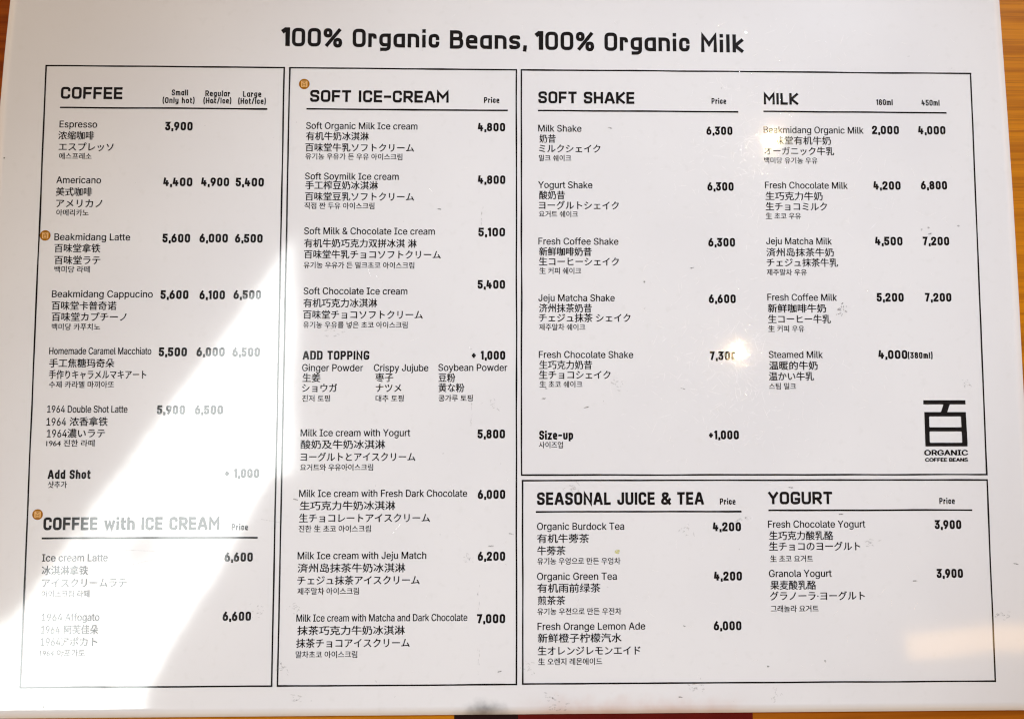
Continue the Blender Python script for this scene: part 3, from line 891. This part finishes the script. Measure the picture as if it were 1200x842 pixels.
    'c': (396, ["226 -8 207 -8 173 -8 143 0 117 16 91 33 71 56 56 85 41 114 34 149 34 187 34 227 41 262 56 291 71 321 91 343 117 360 143 376 173 384 207 384 226 384 243 382 260 377 276 372 292 365 305 356 319 347 330 335 340 322 350 309 357 294 362 277 342 272 322 267 303 262 300 272 296 281 290 289 285 297 278 305 270 311 262 317 253 322 242 325 232 328 220 330 207 330 182 330 161 323 145 310 129 297 116 280 108 258 100 237 96 213 96 187 96 162 100 139 108 117 116 96 129 79 145 66 161 53 182 46 207 46 220 46 232 48 243 52 253 55 263 60 271 66 279 72 286 80 292 89 297 97 301 107 304 117 324 112 343 107 363 102 358 85 351 70 341 56 332 43 320 31 306 21 293 12 277 4 261 -1 244 -6"]),
    'd': (424, ["219 -8 195 -8 164 -8 136 0 111 16 87 32 68 55 55 84 41 114 34 149 34 189 34 229 41 263 55 293 69 322 88 345 112 361 136 376 164 384 196 384 219 384 238 381 253 373 268 365 279 356 287 346 296 336 302 327 306 319 308 319 309 319 311 319 311 382 311 446 311 509 331 509 351 509 372 509 372 339 372 170 372 0 352 0 332 0 313 0 313 20 313 39 313 59 311 59 309 59 307 59 302 51 295 42 287 31 278 21 267 12 252 4 238 -4", "181 47 205 47 227 47 247 53 263 65 279 77 291 94 299 115 308 136 312 161 312 189 312 217 308 242 300 263 292 284 279 300 263 312 247 324 228 330 205 330 181 330 161 324 145 311 129 299 116 282 108 261 100 240 96 216 96 189 96 162 100 138 109 117 117 95 129 78 145 66 161 53"]),
    'e': (404, ["238 -8 212 -8 175 -8 143 0 117 16 90 33 70 56 56 85 41 114 34 148 34 187 34 226 41 260 55 290 69 319 89 343 115 359 141 376 171 384 205 384 226 384 246 381 266 374 285 367 303 356 319 341 335 326 348 306 357 282 366 258 371 228 371 194 371 186 371 178 371 169 272 169 174 169 75 169 75 187 75 204 75 221 163 221 250 221 338 221 329 215 319 208 310 202 310 227 306 249 298 269 290 288 278 303 263 314 247 325 228 330 205 330 182 330 163 325 146 313 130 302 118 288 109 270 100 251 96 232 96 211 96 200 96 189 96 178 96 150 101 126 110 106 120 87 134 72 151 61 168 51 189 46 212 46 228 46 241 48 254 53 266 57 277 64 285 73 294 82 301 93 306 105 325 101 345 96 365 91 359 71 349 54 335 39 321 24 303 13 283 4 262 -4"]),
    'f': (254, ["154 379 228 379 228 362 228 344 228 327 154 327 80 327 6 327 6 344 6 362 6 379 80 379", "101 0 81 0 81 144 81 288 81 432 81 453 86 471 96 486 106 500 119 511 135 519 152 526 169 530 187 530 201 530 213 529 222 527 232 525 238 523 243 521 238 503 233 486 227 468 224 470 220 471 215 472 210 473 203 474 195 474 176 474 163 469 154 460 146 451 142 437 142 419 142 279 142 140 142 0 121 0"]),
    'g': (425, ["238 -151 207 -151 179 -151 155 -147 134 -140 113 -132 96 -123 82 -110 69 -98 58 -84 51 -69 67 -60 84 -50 101 -41 107 -49 113 -57 122 -66 130 -75 141 -82 154 -88 168 -94 186 -97 207 -97 238 -97 263 -90 282 -75 302 -60 311 -37 311 -6 311 19 311 44 311 68 310 68 308 68 306 68 301 60 295 51 287 41 278 32 267 23 252 16 238 8 219 5 195 5 164 5 137 12 113 27 88 41 69 62 55 90 41 118 34 152 34 191 34 230 41 264 55 293 69 322 88 345 112 361 137 376 165 384 196 384 220 384 239 381 253 373 268 365 280 356 288 346 297 336 303 327 308 319 309 319 311 319 313 319 313 339 313 359 313 379 333 379 353 379 372 379 372 250 372 121 372 -9 372 -42 365 -69 350 -90 335 -111 316 -126 291 -136 266 -146", "181 59 205 59 228 59 248 64 264 75 280 86 292 101 300 121 308 141 312 165 312 193 312 220 308 243 300 264 292 284 280 301 264 312 248 324 228 330 205 330 181 330 161 324 145 312 129 299 117 283 109 262 100 242 96 219 96 193 96 166 100 143 109 123 117 103 129 87 145 76 162 65"]),
    'h': (410, ["114 249 114 227 114 151 114 76 114 0 93 0 73 0 53 0 53 170 53 339 53 509 73 509 93 509 114 509 114 435 114 361 114 287 110 287 106 287 102 287 114 322 131 347 152 362 174 377 199 384 227 384 253 384 276 379 295 369 315 358 330 342 341 321 352 299 357 273 357 240 357 160 357 80 357 0 337 0 316 0 296 0 296 78 296 157 296 235 296 265 288 288 273 304 258 321 237 329 210 329 192 329 175 325 161 317 146 309 135 298 126 283 118 267"]),
    'i': (167, ["73 0 53 0 53 126 53 253 53 379 73 379 93 379 114 379 114 253 114 126 114 0 93 0", "95 443 84 443 72 443 62 447 54 455 45 462 41 472 41 483 41 494 45 504 54 512 62 520 72 524 84 524 95 524 106 520 114 512 122 504 126 494 126 483 126 472 122 462 114 455 106 447"]),
    'j': (167, ["53 243 53 379 73 379 93 379 114 379 114 243 114 106 114 -30 114 -53 110 -73 102 -90 93 -107 81 -120 65 -129 48 -138 28 -143 4 -143 -1 -143 -5 -143 -10 -143 -10 -124 -10 -105 -10 -87 -6 -87 -2 -87 2 -87 20 -87 32 -82 40 -72 49 -62 53 -48 53 -29 53 107", "95 443 83 443 72 443 62 447 53 455 45 462 41 472 41 483 41 494 45 504 53 512 62 520 72 524 83 524 95 524 105 520 114 512 122 504 126 494 126 483 126 472 122 462 114 455 105 447"]),
    'k': (381, ["132 158 110 137 110 162 110 187 110 212 113 212 117 212 121 212 175 268 230 323 284 379 310 379 335 379 360 379 301 319 243 259 184 199 182 199 179 199 177 199 155 178", "73 0 53 0 53 170 53 339 53 509 73 509 93 509 114 509 114 339 114 170 114 0 93 0", "320 0 294 0 245 62 197 124 148 186 162 200 177 214 191 229 252 152 312 76 372 0 346 0"]),
    'l': (189, ["147 -2 139 -2 110 -2 88 5 74 20 60 35 53 57 53 84 53 226 53 367 53 509 73 509 93 509 114 509 114 372 114 235 114 99 114 81 116 69 120 62 125 55 133 52 146 52 152 52 157 52 160 53 164 53 167 54 170 54 173 37 177 20 181 3 175 1 169 0 162 -1 154 -2"]),
    'm': (610, ["73 0 53 0 53 126 53 253 53 379 72 379 92 379 112 379 112 351 112 323 112 295 111 295 109 295 108 295 113 316 121 332 132 346 144 359 157 369 172 376 187 383 203 386 219 386 247 386 270 378 287 361 305 344 316 322 321 295 318 295 315 295 312 295 317 313 325 329 337 343 349 357 364 367 381 375 398 382 416 386 437 386 459 386 479 381 497 372 515 362 530 348 541 328 551 309 557 285 557 255 557 170 557 85 557 0 536 0 516 0 496 0 496 85 496 169 496 254 496 281 488 301 473 313 457 325 439 330 419 330 402 330 387 327 374 320 362 313 352 303 345 290 339 278 335 263 335 247 335 165 335 82 335 0 315 0 295 0 274 0 274 87 274 173 274 260 274 281 267 298 253 311 239 324 221 330 199 330 185 330 171 327 158 320 144 313 134 303 126 289 118 276 114 258 114 238 114 159 114 79 114 0 93 0"]),
    'n': (410, ["114 249 114 227 114 151 114 76 114 0 93 0 73 0 53 0 53 126 53 253 53 379 72 379 92 379 112 379 112 349 112 318 112 287 109 287 106 287 102 287 114 322 131 347 152 362 174 377 199 384 227 384 253 384 276 379 295 369 314 358 330 342 341 321 352 299 357 273 357 240 357 160 357 80 357 0 337 0 316 0 296 0 296 78 296 157 296 235 296 265 288 288 273 304 258 321 237 329 210 329 192 329 175 325 161 317 146 309 135 298 126 283 118 267"]),
    'o': (415, ["242 -8 207 -8 173 -8 143 0 117 16 91 33 71 56 56 85 41 114 34 149 34 187 34 227 41 262 56 291 71 321 91 343 117 360 143 376 173 384 207 384 242 384 273 376 299 360 325 343 345 321 359 291 374 262 381 227 381 187 381 149 374 114 359 85 345 56 325 33 299 16 273 0", "182 46 207 46 233 46 254 53 270 66 287 79 299 96 307 117 315 139 319 162 319 187 319 213 315 236 307 258 299 280 287 297 270 310 254 323 233 330 207 330 182 330 161 323 145 310 129 297 116 280 108 258 100 237 96 213 96 187 96 162 100 139 108 117 116 96 129 79 145 66 161 53"]),
    'p': (424, ["73 -143 53 -143 53 31 53 205 53 379 72 379 92 379 112 379 112 359 112 339 112 319 114 319 116 319 118 319 123 327 129 336 137 346 145 356 157 365 171 373 186 381 205 384 229 384 261 384 289 376 313 361 337 345 356 322 370 293 383 263 390 229 390 189 390 149 383 114 370 84 356 55 337 32 313 16 289 0 261 -8 229 -8 206 -8 187 -4 173 4 158 12 146 21 138 31 130 42 123 51 118 59 117 59 115 59 114 59 114 -8 114 -76 114 -143 93 -143", "197 47 220 47 244 47 263 53 279 66 295 78 308 95 316 117 324 138 328 162 328 189 328 216 324 240 316 261 308 282 296 299 280 311 264 324 244 330 220 330 197 330 177 324 161 312 145 300 133 284 125 263 117 242 113 217 113 189 113 161 117 136 125 115 133 94 146 77 162 65 178 53"]),
    'r': (259, ["73 0 53 0 53 126 53 253 53 379 72 379 92 379 112 379 112 360 112 340 112 321 113 321 114 321 115 321 122 340 135 355 152 367 170 379 190 385 213 385 218 385 223 385 229 384 235 384 240 384 243 384 243 363 243 343 243 322 242 323 237 323 230 324 223 325 215 326 207 326 189 326 173 322 159 315 145 307 134 297 126 284 118 270 114 255 114 237 114 158 114 79 114 0 93 0"]),
    's': (365, ["211 -8 182 -8 156 -8 133 -4 112 3 92 11 75 23 62 38 49 53 40 72 36 94 55 98 74 102 94 107 99 86 109 70 124 60 139 50 158 45 181 45 208 45 229 51 244 62 260 74 268 87 268 103 268 116 263 127 254 136 245 144 231 151 212 155 191 160 170 165 149 170 115 178 89 191 72 208 55 225 47 247 47 274 47 296 53 315 65 332 77 348 94 361 115 370 136 380 160 384 187 384 213 384 235 380 254 372 272 365 287 353 299 339 310 325 319 309 324 290 305 286 287 281 268 277 263 292 255 304 243 316 230 327 212 333 187 333 165 333 146 327 131 317 116 306 109 293 109 277 109 263 114 252 124 243 134 235 150 228 172 223 191 218 210 214 229 209 264 201 290 188 306 171 323 154 331 133 331 107 331 84 325 64 312 47 300 30 282 16 260 6 237 -3"]),
    't': (227, ["138 379 204 379 204 362 204 344 204 327 138 327 72 327 6 327 6 344 6 362 6 379 72 379", "65 345 65 471 85 471 106 471 126 471 126 347 126 222 126 98 126 81 129 69 136 61 143 54 154 50 170 50 174 50 179 50 185 51 191 52 197 53 202 54 206 36 209 19 213 2 207 0 200 -2 192 -3 184 -4 176 -4 168 -4 136 -4 110 4 92 21 74 38 65 62 65 93 65 219"]),
    'u': (410, ["211 -5 182 -5 157 -5 134 0 115 11 95 21 80 37 69 59 58 80 53 107 53 139 53 219 53 299 53 379 73 379 93 379 114 379 114 301 114 222 114 144 114 114 121 91 137 75 152 58 173 50 200 50 218 50 235 54 249 62 264 70 275 81 283 97 292 112 296 131 296 153 296 228 296 304 296 379 316 379 337 379 357 379 357 253 357 126 357 0 337 0 318 0 298 0 298 31 298 61 298 92 301 92 304 92 307 92 295 57 279 32 257 17 235 2"]),
    'w': (567, ["158 0 138 0 99 126 61 253 23 379 44 379 66 379 87 379 103 324 118 269 133 214 140 191 147 165 154 137 161 108 168 76 175 41 172 41 168 41 165 41 172 75 179 106 186 135 193 163 199 190 206 214 221 269 237 324 252 379 273 379 295 379 316 379 332 324 347 269 362 214 368 190 375 164 382 136 388 107 395 76 402 41 399 41 395 41 391 41 399 75 406 107 413 135 420 164 427 190 434 214 449 269 465 324 480 379 502 379 523 379 545 379 506 253 468 126 429 0 409 0 389 0 368 0 352 57 335 114 319 172 314 189 309 207 305 225 300 243 295 261 291 280 286 299 281 318 277 338 281 338 286 338 291 338 286 319 281 299 277 280 272 261 267 243 263 225 258 206 253 189 248 172 231 114 215 57 199 0 178 0"]),
    'y': (389, ["51 -140 47 -139 52 -121 57 -103 61 -86 65 -86 68 -87 71 -87 83 -90 94 -91 104 -89 114 -87 122 -82 130 -74 138 -66 145 -53 151 -36 155 -24 159 -13 163 -1 114 126 66 252 17 379 40 379 62 379 84 379 111 305 138 230 165 155 174 132 181 109 187 87 193 64 199 42 206 21 198 21 191 21 184 21 190 42 196 64 202 87 209 110 216 132 224 155 251 230 278 305 305 379 327 379 349 379 371 379 316 234 260 88 204 -58 196 -78 187 -94 177 -107 166 -120 153 -129 139 -136 125 -142 109 -145 91 -145 81 -145 72 -144 65 -143 57 -142"]),
    ' ': (188, []),
}


GLYPH = {}


def sans_glyph(ch):
    """outline filled by winding number, in thousandths"""
    if ch in GLYPH:
        return GLYPH[ch]
    co, ed, loops = [], [], []
    for c in SANS[ch][1]:
        q = [float(v) for v in c.split()]
        K = [q[i:i + 6] for i in range(0, len(q), 6)]
        pts = []
        for k, p in enumerate(K):
            n = K[(k + 1) % len(K)]
            A, B, C_, D = Vector(p[2:4]), Vector(p[4:6]), Vector(n[0:2]), Vector(n[2:4])
            bent = abs((D - A).cross(B - A)) + abs((D - A).cross(C_ - A)) > 2.5 * (D - A).length if (D - A).length > 0 else False
            for i in range(4 if bent else 1):
                t = i / 4
                pts.append(A * (1 - t) ** 3 + B * 3 * t * (1 - t) ** 2 + C_ * 3 * t * t * (1 - t) + D * t ** 3)
        b0, m = len(co), len(pts)
        ed += [(b0 + i, b0 + (i + 1) % m) for i in range(m)]
        co += pts
        loops.append(pts)

    def winding(p):
        wn = 0
        for L in loops:
            for i in range(len(L)):
                A, B = L[i - 1], L[i]
                if (A.y <= p.y) != (B.y <= p.y):
                    x = A.x + (p.y - A.y) * (B.x - A.x) / (B.y - A.y)
                    if x > p.x:
                        wn += 1 if B.y > A.y else -1
        return wn

    if co:
        ov, _, of, _, _, _ = delaunay_2d_cdt(co, ed, [], 0, 1e-3)
        keep = []
        for f in of:
            cen = sum((ov[i] for i in f), Vector((0, 0))) / len(f)
            if winding(cen):
                keep.append(f)
        GLYPH[ch] = ([tuple(v) for v in ov], keep)
    else:
        GLYPH[ch] = ([], [])
    return GLYPH[ch]


def fat_ink(nm, pv, pf, kx, x0, X0, Y, cen, emh, off, par):
    VV, FF = [], []
    nv = len(pv)
    shifts = ((-off, -off * .4), (off, -off * .2), (0, off * .6))     # printed a little fat
    for si, (ox, oy) in enumerate(shifts if off else ((0, 0),)):
        VV += [(X0 + (x - x0) * kx + ox, Y + (y - cen) * emh + oy, .045 + .004 * si) for x, y in pv]
        FF += [tuple(i + si * nv for i in f) for f in pf]
    ink(nm, VV, FF, par)


pending = []
panel = None
for kind, txt, X0, X1, Y in LAYOUT:
    if kind == 'panel':
        u0, v0, u1, v1 = PANELS[txt]
        xa, xb = (u0 * 2 - 1) * W2, (u1 * 2 - 1) * W2
        ya, yb = (1 - v0 * 2) * H2, (1 - v1 * 2) * H2
        V, F = [], []
        e = .29
        for q, (a, bb, c, d) in enumerate(((xa - e, ya, xb + e, ya), (xb, ya + e, xb, yb - e), (xb + e, yb, xa - e, yb), (xa, yb - e, xa, ya + e))):
            wobbly_line(a, bb, c, d, .31, .04 + .006 * q, V, F)
        panel = ink("menu_panel", V, F, menu)
        panel['label'] = "black ruled panel listing " + txt
    elif kind == 'rule':
        V, F = [], []
        wobbly_line(X0, Y, X1, Y, .33, .04, V, F)
        ink("rule_line", V, F, panel)
    elif kind == 'badge':
        cx, r = (X0 + X1) / 2, (X1 - X0) / 2
        V, F, fm = [], [], []
        n = 40
        V += [(cx + r * math.cos(2 * math.pi * k / n), Y + r * math.sin(2 * math.pi * k / n), .04) for k in range(n)]
        F.append(tuple(range(n)))
        fm.append(0)
        q = r * .60
        b0 = len(V)
        V += [(cx + sx_ * q * (1 if abs(sy_) < 1 else .8), Y + sy_ * q, .05) for sx_, sy_ in
              ((-1, -.8), (-1, .8), (-1, 1), (1, 1), (1, .8), (1, -.8), (1, -1), (-1, -1))]
        F.append(tuple(reversed(range(b0, b0 + 8))))
        fm.append(1)
        nf = len(F)
        h = r * .05
        strip([(cx - q * .62, Y + q * .70), (cx + q * .62, Y + q * .70)], h, False, .060, V, F)
        strip([(cx + q * .08, Y + q * .66), (cx - q * .08, Y + q * .30)], h, False, .064, V, F)
        strip([(cx - q * .5, Y + q * .28), (cx + q * .5, Y + q * .28), (cx + q * .5, Y - q * .72), (cx - q * .5, Y - q * .72)], h, True, .068, V, F)
        strip([(cx - q * .5, Y - q * .22), (cx + q * .5, Y - q * .22)], h, False, .072, V, F)
        fm += [0] * (len(F) - nf)
        o = link_mesh("badge", V, F, None, panel, mats=[M_brown, M_orange], fmat=fm)
    elif kind == 'logo':
        k = (X1 - X0) / 482.0

        def L(cx, cy):
            return (X0 + (cx - 196 - (cy - 384) * .036) * k, Y - (cy - 384) * k)
        V, F = [], []

        def poly(pts, z):
            b0 = len(V)
            V.extend([L(*p) + (z,) for p in pts])
            F.append(tuple(range(b0, b0 + len(pts)))[::-1])
        poly([(203, 88), (663, 88), (665, 133), (205, 133)], .040)
        poly([(425, 130), (494, 130), (464, 220), (395, 220)], .046)
        poly([(215, 215), (668, 215), (670, 262), (217, 262)], .052)
        poly([(217, 260), (268, 260), (276, 547), (227, 547)], .058)
        poly([(614, 260), (670, 260), (685, 547), (628, 547)], .064)
        poly([(262, 378), (626, 378), (628, 422), (264, 422)], .070)
        poly([(227, 543), (685, 543), (684, 582), (229, 582)], .076)
        for (ix, iy, dx, dy) in ((268, 262, 1, 1), (614, 262, -1, 1), (271, 378, 1, -1), (620, 378, -1, -1),
                                 (272, 422, 1, 1), (622, 422, -1, 1), (276, 543, 1, -1), (628, 543, -1, -1)):
            p3 = [(ix - dx * 6, iy - dy * 6), (ix + dx * 14, iy - dy * 6), (ix + dx * 3, iy + dy * 3), (ix - dx * 6, iy + dy * 14)]
            if dx * dy < 0:
                p3.reverse()
            poly(p3, .082)
        ink("logo_mark", V, F, panel)
    elif kind in STROKE:
        nm, cap, wt, sp_ = STROKE[kind]
        V, F = [], []
        lettering(txt, X0, X1, Y, cap, wt, V, F, sp=sp_)
        ink(nm, V, F, panel)
    else:
        nm, emh, cen, off = STYLE[kind]
        if kind in ('name', 'znum', 'jnum', 'logot', 'logos'):
            pv, pf, x = [], [], 0
            for ch in txt:
                gv, gf = sans_glyph(ch)
                pf += [tuple(i + len(pv) for i in f) for f in gf]
                pv += [((p[0] + x) / 1000, p[1] / 1000) for p in gv]
                x += SANS[ch][0]
            xs = [p[0] for p in pv]
            fat_ink(nm, pv, pf, (X1 - X0) / (max(xs) - min(xs)), min(xs), X0, Y, cen, emh, off, panel)
            continue
        cu = bpy.data.curves.new("lettering", 'FONT')
        cu.body = txt
        cu.size = 1.0
        cu.resolution_u = 4
        cu.fill_mode = 'FRONT'
        to = bpy.data.objects.new("lettering", cu)
        COL.objects.link(to)
        pending.append((to, nm, emh, cen, off, X0, X1, Y, panel))

dg = bpy.context.evaluated_depsgraph_get()
dg.update()
for to, nm, emh, cen, off, X0, X1, Y, par in pending:
    tm = to.evaluated_get(dg).to_mesh()
    xs = [q.co.x for q in tm.vertices]
    mn, mx = min(xs), max(xs)
    kx = (X1 - X0) / (mx - mn)
    pv = [(q.co.x, q.co.y) for q in tm.vertices]
    pf = [tuple(p.vertices) if p.normal.z > 0 else tuple(reversed(p.vertices)) for p in tm.polygons]
    fat_ink(nm, pv, pf, kx, mn, X0, Y, cen, emh, off, par)
    to.to_mesh_clear()
for item in pending:
    cu = item[0].data
    bpy.data.objects.remove(item[0])
    bpy.data.curves.remove(cu)

# ------------------------------------------------------------------ wear on the film
def blot(cx, cy, r, V, F, z, asp=1.0, ang=0.0):
    n = 9
    b0 = len(V)
    ca, sa = math.cos(ang), math.sin(ang)
    for k in range(n):
        t = 2 * math.pi * k / n
        q = r * rnd.uniform(.55, 1.2)
        x, y = q * math.cos(t) * asp, q * math.sin(t)
        V.append((cx + x * ca - y * sa, cy + x * sa + y * ca, z))
    F.append(tuple(range(b0, b0 + n)))


MARKS = [
('dot', -207.1, 85.5),
('smear', -72.8, 14.9),
('dash', -30.0, 65.2),
('vert', -16.8, -18.8),
('scrib', -7.6, -14.3),
('dash', 12.4, -12.2),
('dash', 29.7, -15.7),
('dash', 40.3, 99.7),
('scrib', 41.8, -6.7),
('dash', 73.5, 41.3),
('scrib', 135.1, 24.5),
('scrib', 185.5, -6.2),
('dot', 184.5, 59.2),
('dot', 169.1, 57.6),
('dot', 172.0, 58.4),
('dash', 172.6, 55.9),
('smear', 143.8, -69.4),
('dash', 161.3, -85.0),
('smear', 196.3, -98.6),
('dot', 124.2, -116.2),
('dash', 66.1, -129.7),
('smear', 72.2, -126.5),
('smear', 14.8, -129.4),
('smear', 18.1, -134.0),
('scrib', 5.4, -117.9),
('vert', -13.5, -115.1),
('dash', -5.1, -119.5),
('scrib', -90.4, -117.7),
('smear', -84.9, -129.4),
('scrib', -100.2, -95.9),
('smear', -197.3, -119.3),
('dot', -182.6, -132.0),
('scrib', -17.7, -76.3),
('dash', -8.8, -70.7),
('dash', -0.7, -66.0),
('dash', -86.3, -52.3),
('scrib', 24.0, -47.8),
('dash', 112.2, -47.9),
('scrib', 69.8, -64.8),
('smear', 92.2, -60.1),
('dot', 68.2, -102.3),
('scrib', 103.7, -129.3),
('yellow', 41.9, -73.2),
('dash', -48.1, 133.5),
('vert', -12.6, 61.8),
('vert', -13.5, -91.0),
('scrib', -86.2, -94.7),
('dot', 13.5, -8.1),
('dot', 53.8, 35.5),
('dash', 68.9, -8.1),
('dot', 101.3, -118.1),
('dash', 132.0, -58.5),
('dash', 202.4, -78.4),
('dot', -123.2, 109.3),
]
V, F, fm = [], [], []
zc = 0
for typ, x, y in MARKS:
    n0 = len(F)
    zc += 1
    z = .10 + .0008 * (zc % 60)
    if typ == 'dot':
        blot(x, y, .38, V, F, z, 1.4, rnd.uniform(0, 3))
    elif typ == 'dash':
        blot(x, y, .26, V, F, z, 4.2, rnd.uniform(-.3, .3))
    elif typ == 'vert':
        for k in range(7):
            blot(x + rnd.uniform(-.4, .4), y + rnd.uniform(-5, 5), .16, V, F, z + .002 * k, 5, 1.57 + rnd.uniform(-.15, .15))
    elif typ == 'scrib':
        for k in range(14):
            blot(x + rnd.gauss(0, 1.6), y + rnd.gauss(0, 1.3), rnd.uniform(.12, .30), V, F, z + .002 * k, rnd.uniform(1, 4.5), rnd.uniform(0, 3))
    elif typ == 'smear':
        for k in range(13):
            blot(x + rnd.gauss(0, 2.0), y + rnd.gauss(0, 1.0), rnd.uniform(.15, .4), V, F, z + .002 * k, rnd.uniform(1, 3.5), rnd.uniform(-.5, .5))
    elif typ == 'yellow':
        blot(x, y, 1.3, V, F, z)
    fm += [{'dot': 0, 'dash': 0, 'yellow': 2}.get(typ, 1) if not (typ == 'scrib' and rnd.random() < .2) else 0] * (len(F) - n0)
for k in range(60):         # stray specks all over
    x, y = rnd.uniform(-198, 202), rnd.uniform(-132, 146)
    if x < -85 and y < 30:
        continue
    n0 = len(F)
    blot(x, y, rnd.uniform(.10, .28), V, F, .16 + .0006 * k, rnd.uniform(1, 3), rnd.uniform(0, 3))
    fm += [1] * (len(F) - n0)
# long thin cuts in the film
for pts in (((-165.4, -70.6), (-153.7, -71.9), (-142.0, -72.3), (-128.6, -71.0), (-114.6, -68.0)),
            ((-138.8, -42.5), (-132, -37.0), (-127.0, -32.7)), ((-160, -80.5), (-150, -77.5), (-135.2, -74.0)),
            ((-112, -9), (-103, -23)), ((-100, -60), (-92, -61.4))):
    n0 = len(F)
    strip(pts, .10, False, .19, V, F)
    fm += [1] * (len(F) - n0)
scuffs = link_mesh("scuff_marks", V, F, None, menu, mats=[M_dirt, M_smear, M_yellow], fmat=fm)
scuffs['kind'] = 'stuff'

V, F = [], []
for k in range(1900):
    if k % 5 != 0:
        bx, by = ((106.0, 92.0), (93.0, 5.0))[(k // 3) % 2]
        q, t = abs(rnd.gauss(0, 33)), rnd.uniform(0, 6.283)
        x, y = bx + q * math.cos(t), by + q * math.sin(t)
    else:
        x, y = rnd.uniform(-60, 198), rnd.uniform(-128, 148)
    if not (-195 < x < 194 and -126 < y < 147):
        continue
    a = rnd.uniform(0, math.pi)
    Ln = rnd.choice((1, 1.5, 2.2, 3, 4.5)) * rnd.uniform(.6, 1.4)
    bend = rnd.uniform(-.12, .12)
    wd_ = rnd.uniform(.06, .13)
    hh = wd_ * rnd.uniform(.03, .13)
    z = .20 + .0001 * (k % 300)
    b0 = len(V)
    ns = 5
    for i in range(ns + 1):
        t = (i / ns - .5) * Ln
        tw = wd_ * (1 - (abs(i / ns - .5) * 2) ** 3 * .9)
        cx, cy = x + math.cos(a) * t, y + math.sin(a) * t
        nx_, ny_ = -math.sin(a), math.cos(a)
        cx += nx_ * bend * t * t / max(Ln, 1)
        cy += ny_ * bend * t * t / max(Ln, 1)
        for s in (-1, 0, 1):
            V.append((cx + nx_ * tw * s, cy + ny_ * tw * s, z + (hh if s == 0 else 0)))
    for i in range(ns):
        for s in (0, 1):
            p = b0 + i * 3 + s
            F.append((p, p + 3, p + 4, p + 1))
scr = link_mesh("hairline_scratches", V, F, M_scr, menu, smooth=True)
scr['kind'] = 'stuff'
# faces must look up
bm = bmesh.new()
bm.from_mesh(scr.data)
for f in bm.faces:
    f.normal_update()
    if f.normal.z < 0:
        f.normal_flip()
bm.to_mesh(scr.data)
bm.free()

# ------------------------------------------------------------------ dark red mat under the lower edge
mat = bpy.data.objects.new("placemat", None)
COL.objects.link(mat)
mat['label'] = "dark red mat with a blackish end strip under the lower edge of the menu"
mat['category'] = "placemat"


def rounded_box(name, x0, x1, y0, y1, z0, z1, bev, mat, parent):
    bm = bmesh.new()
    bmesh.ops.create_cube(bm, size=1.0)
    for q in bm.verts:
        q.co = Vector(((x0 + x1) / 2 + q.co.x * (x1 - x0), (y0 + y1) / 2 + q.co.y * (y1 - y0), (z0 + z1) / 2 + q.co.z * (z1 - z0))) * MM
    bmesh.ops.bevel(bm, geom=bm.edges[:], offset=bev * MM, segments=2, affect='EDGES')
    me = bpy.data.meshes.new(name)
    bm.to_mesh(me)
    bm.free()
    me.materials.append(mat)
    o = bpy.data.objects.new(name, me)
    COL.objects.link(o)
    o.parent = parent
    return o


rounded_box("mat", 2, 95, -240, -122, -.69, -.42, .1, M_red, mat)
rounded_box("end_strip", -23, 2.2, -240, -122, -.685, -.40, .1, M_black, mat)
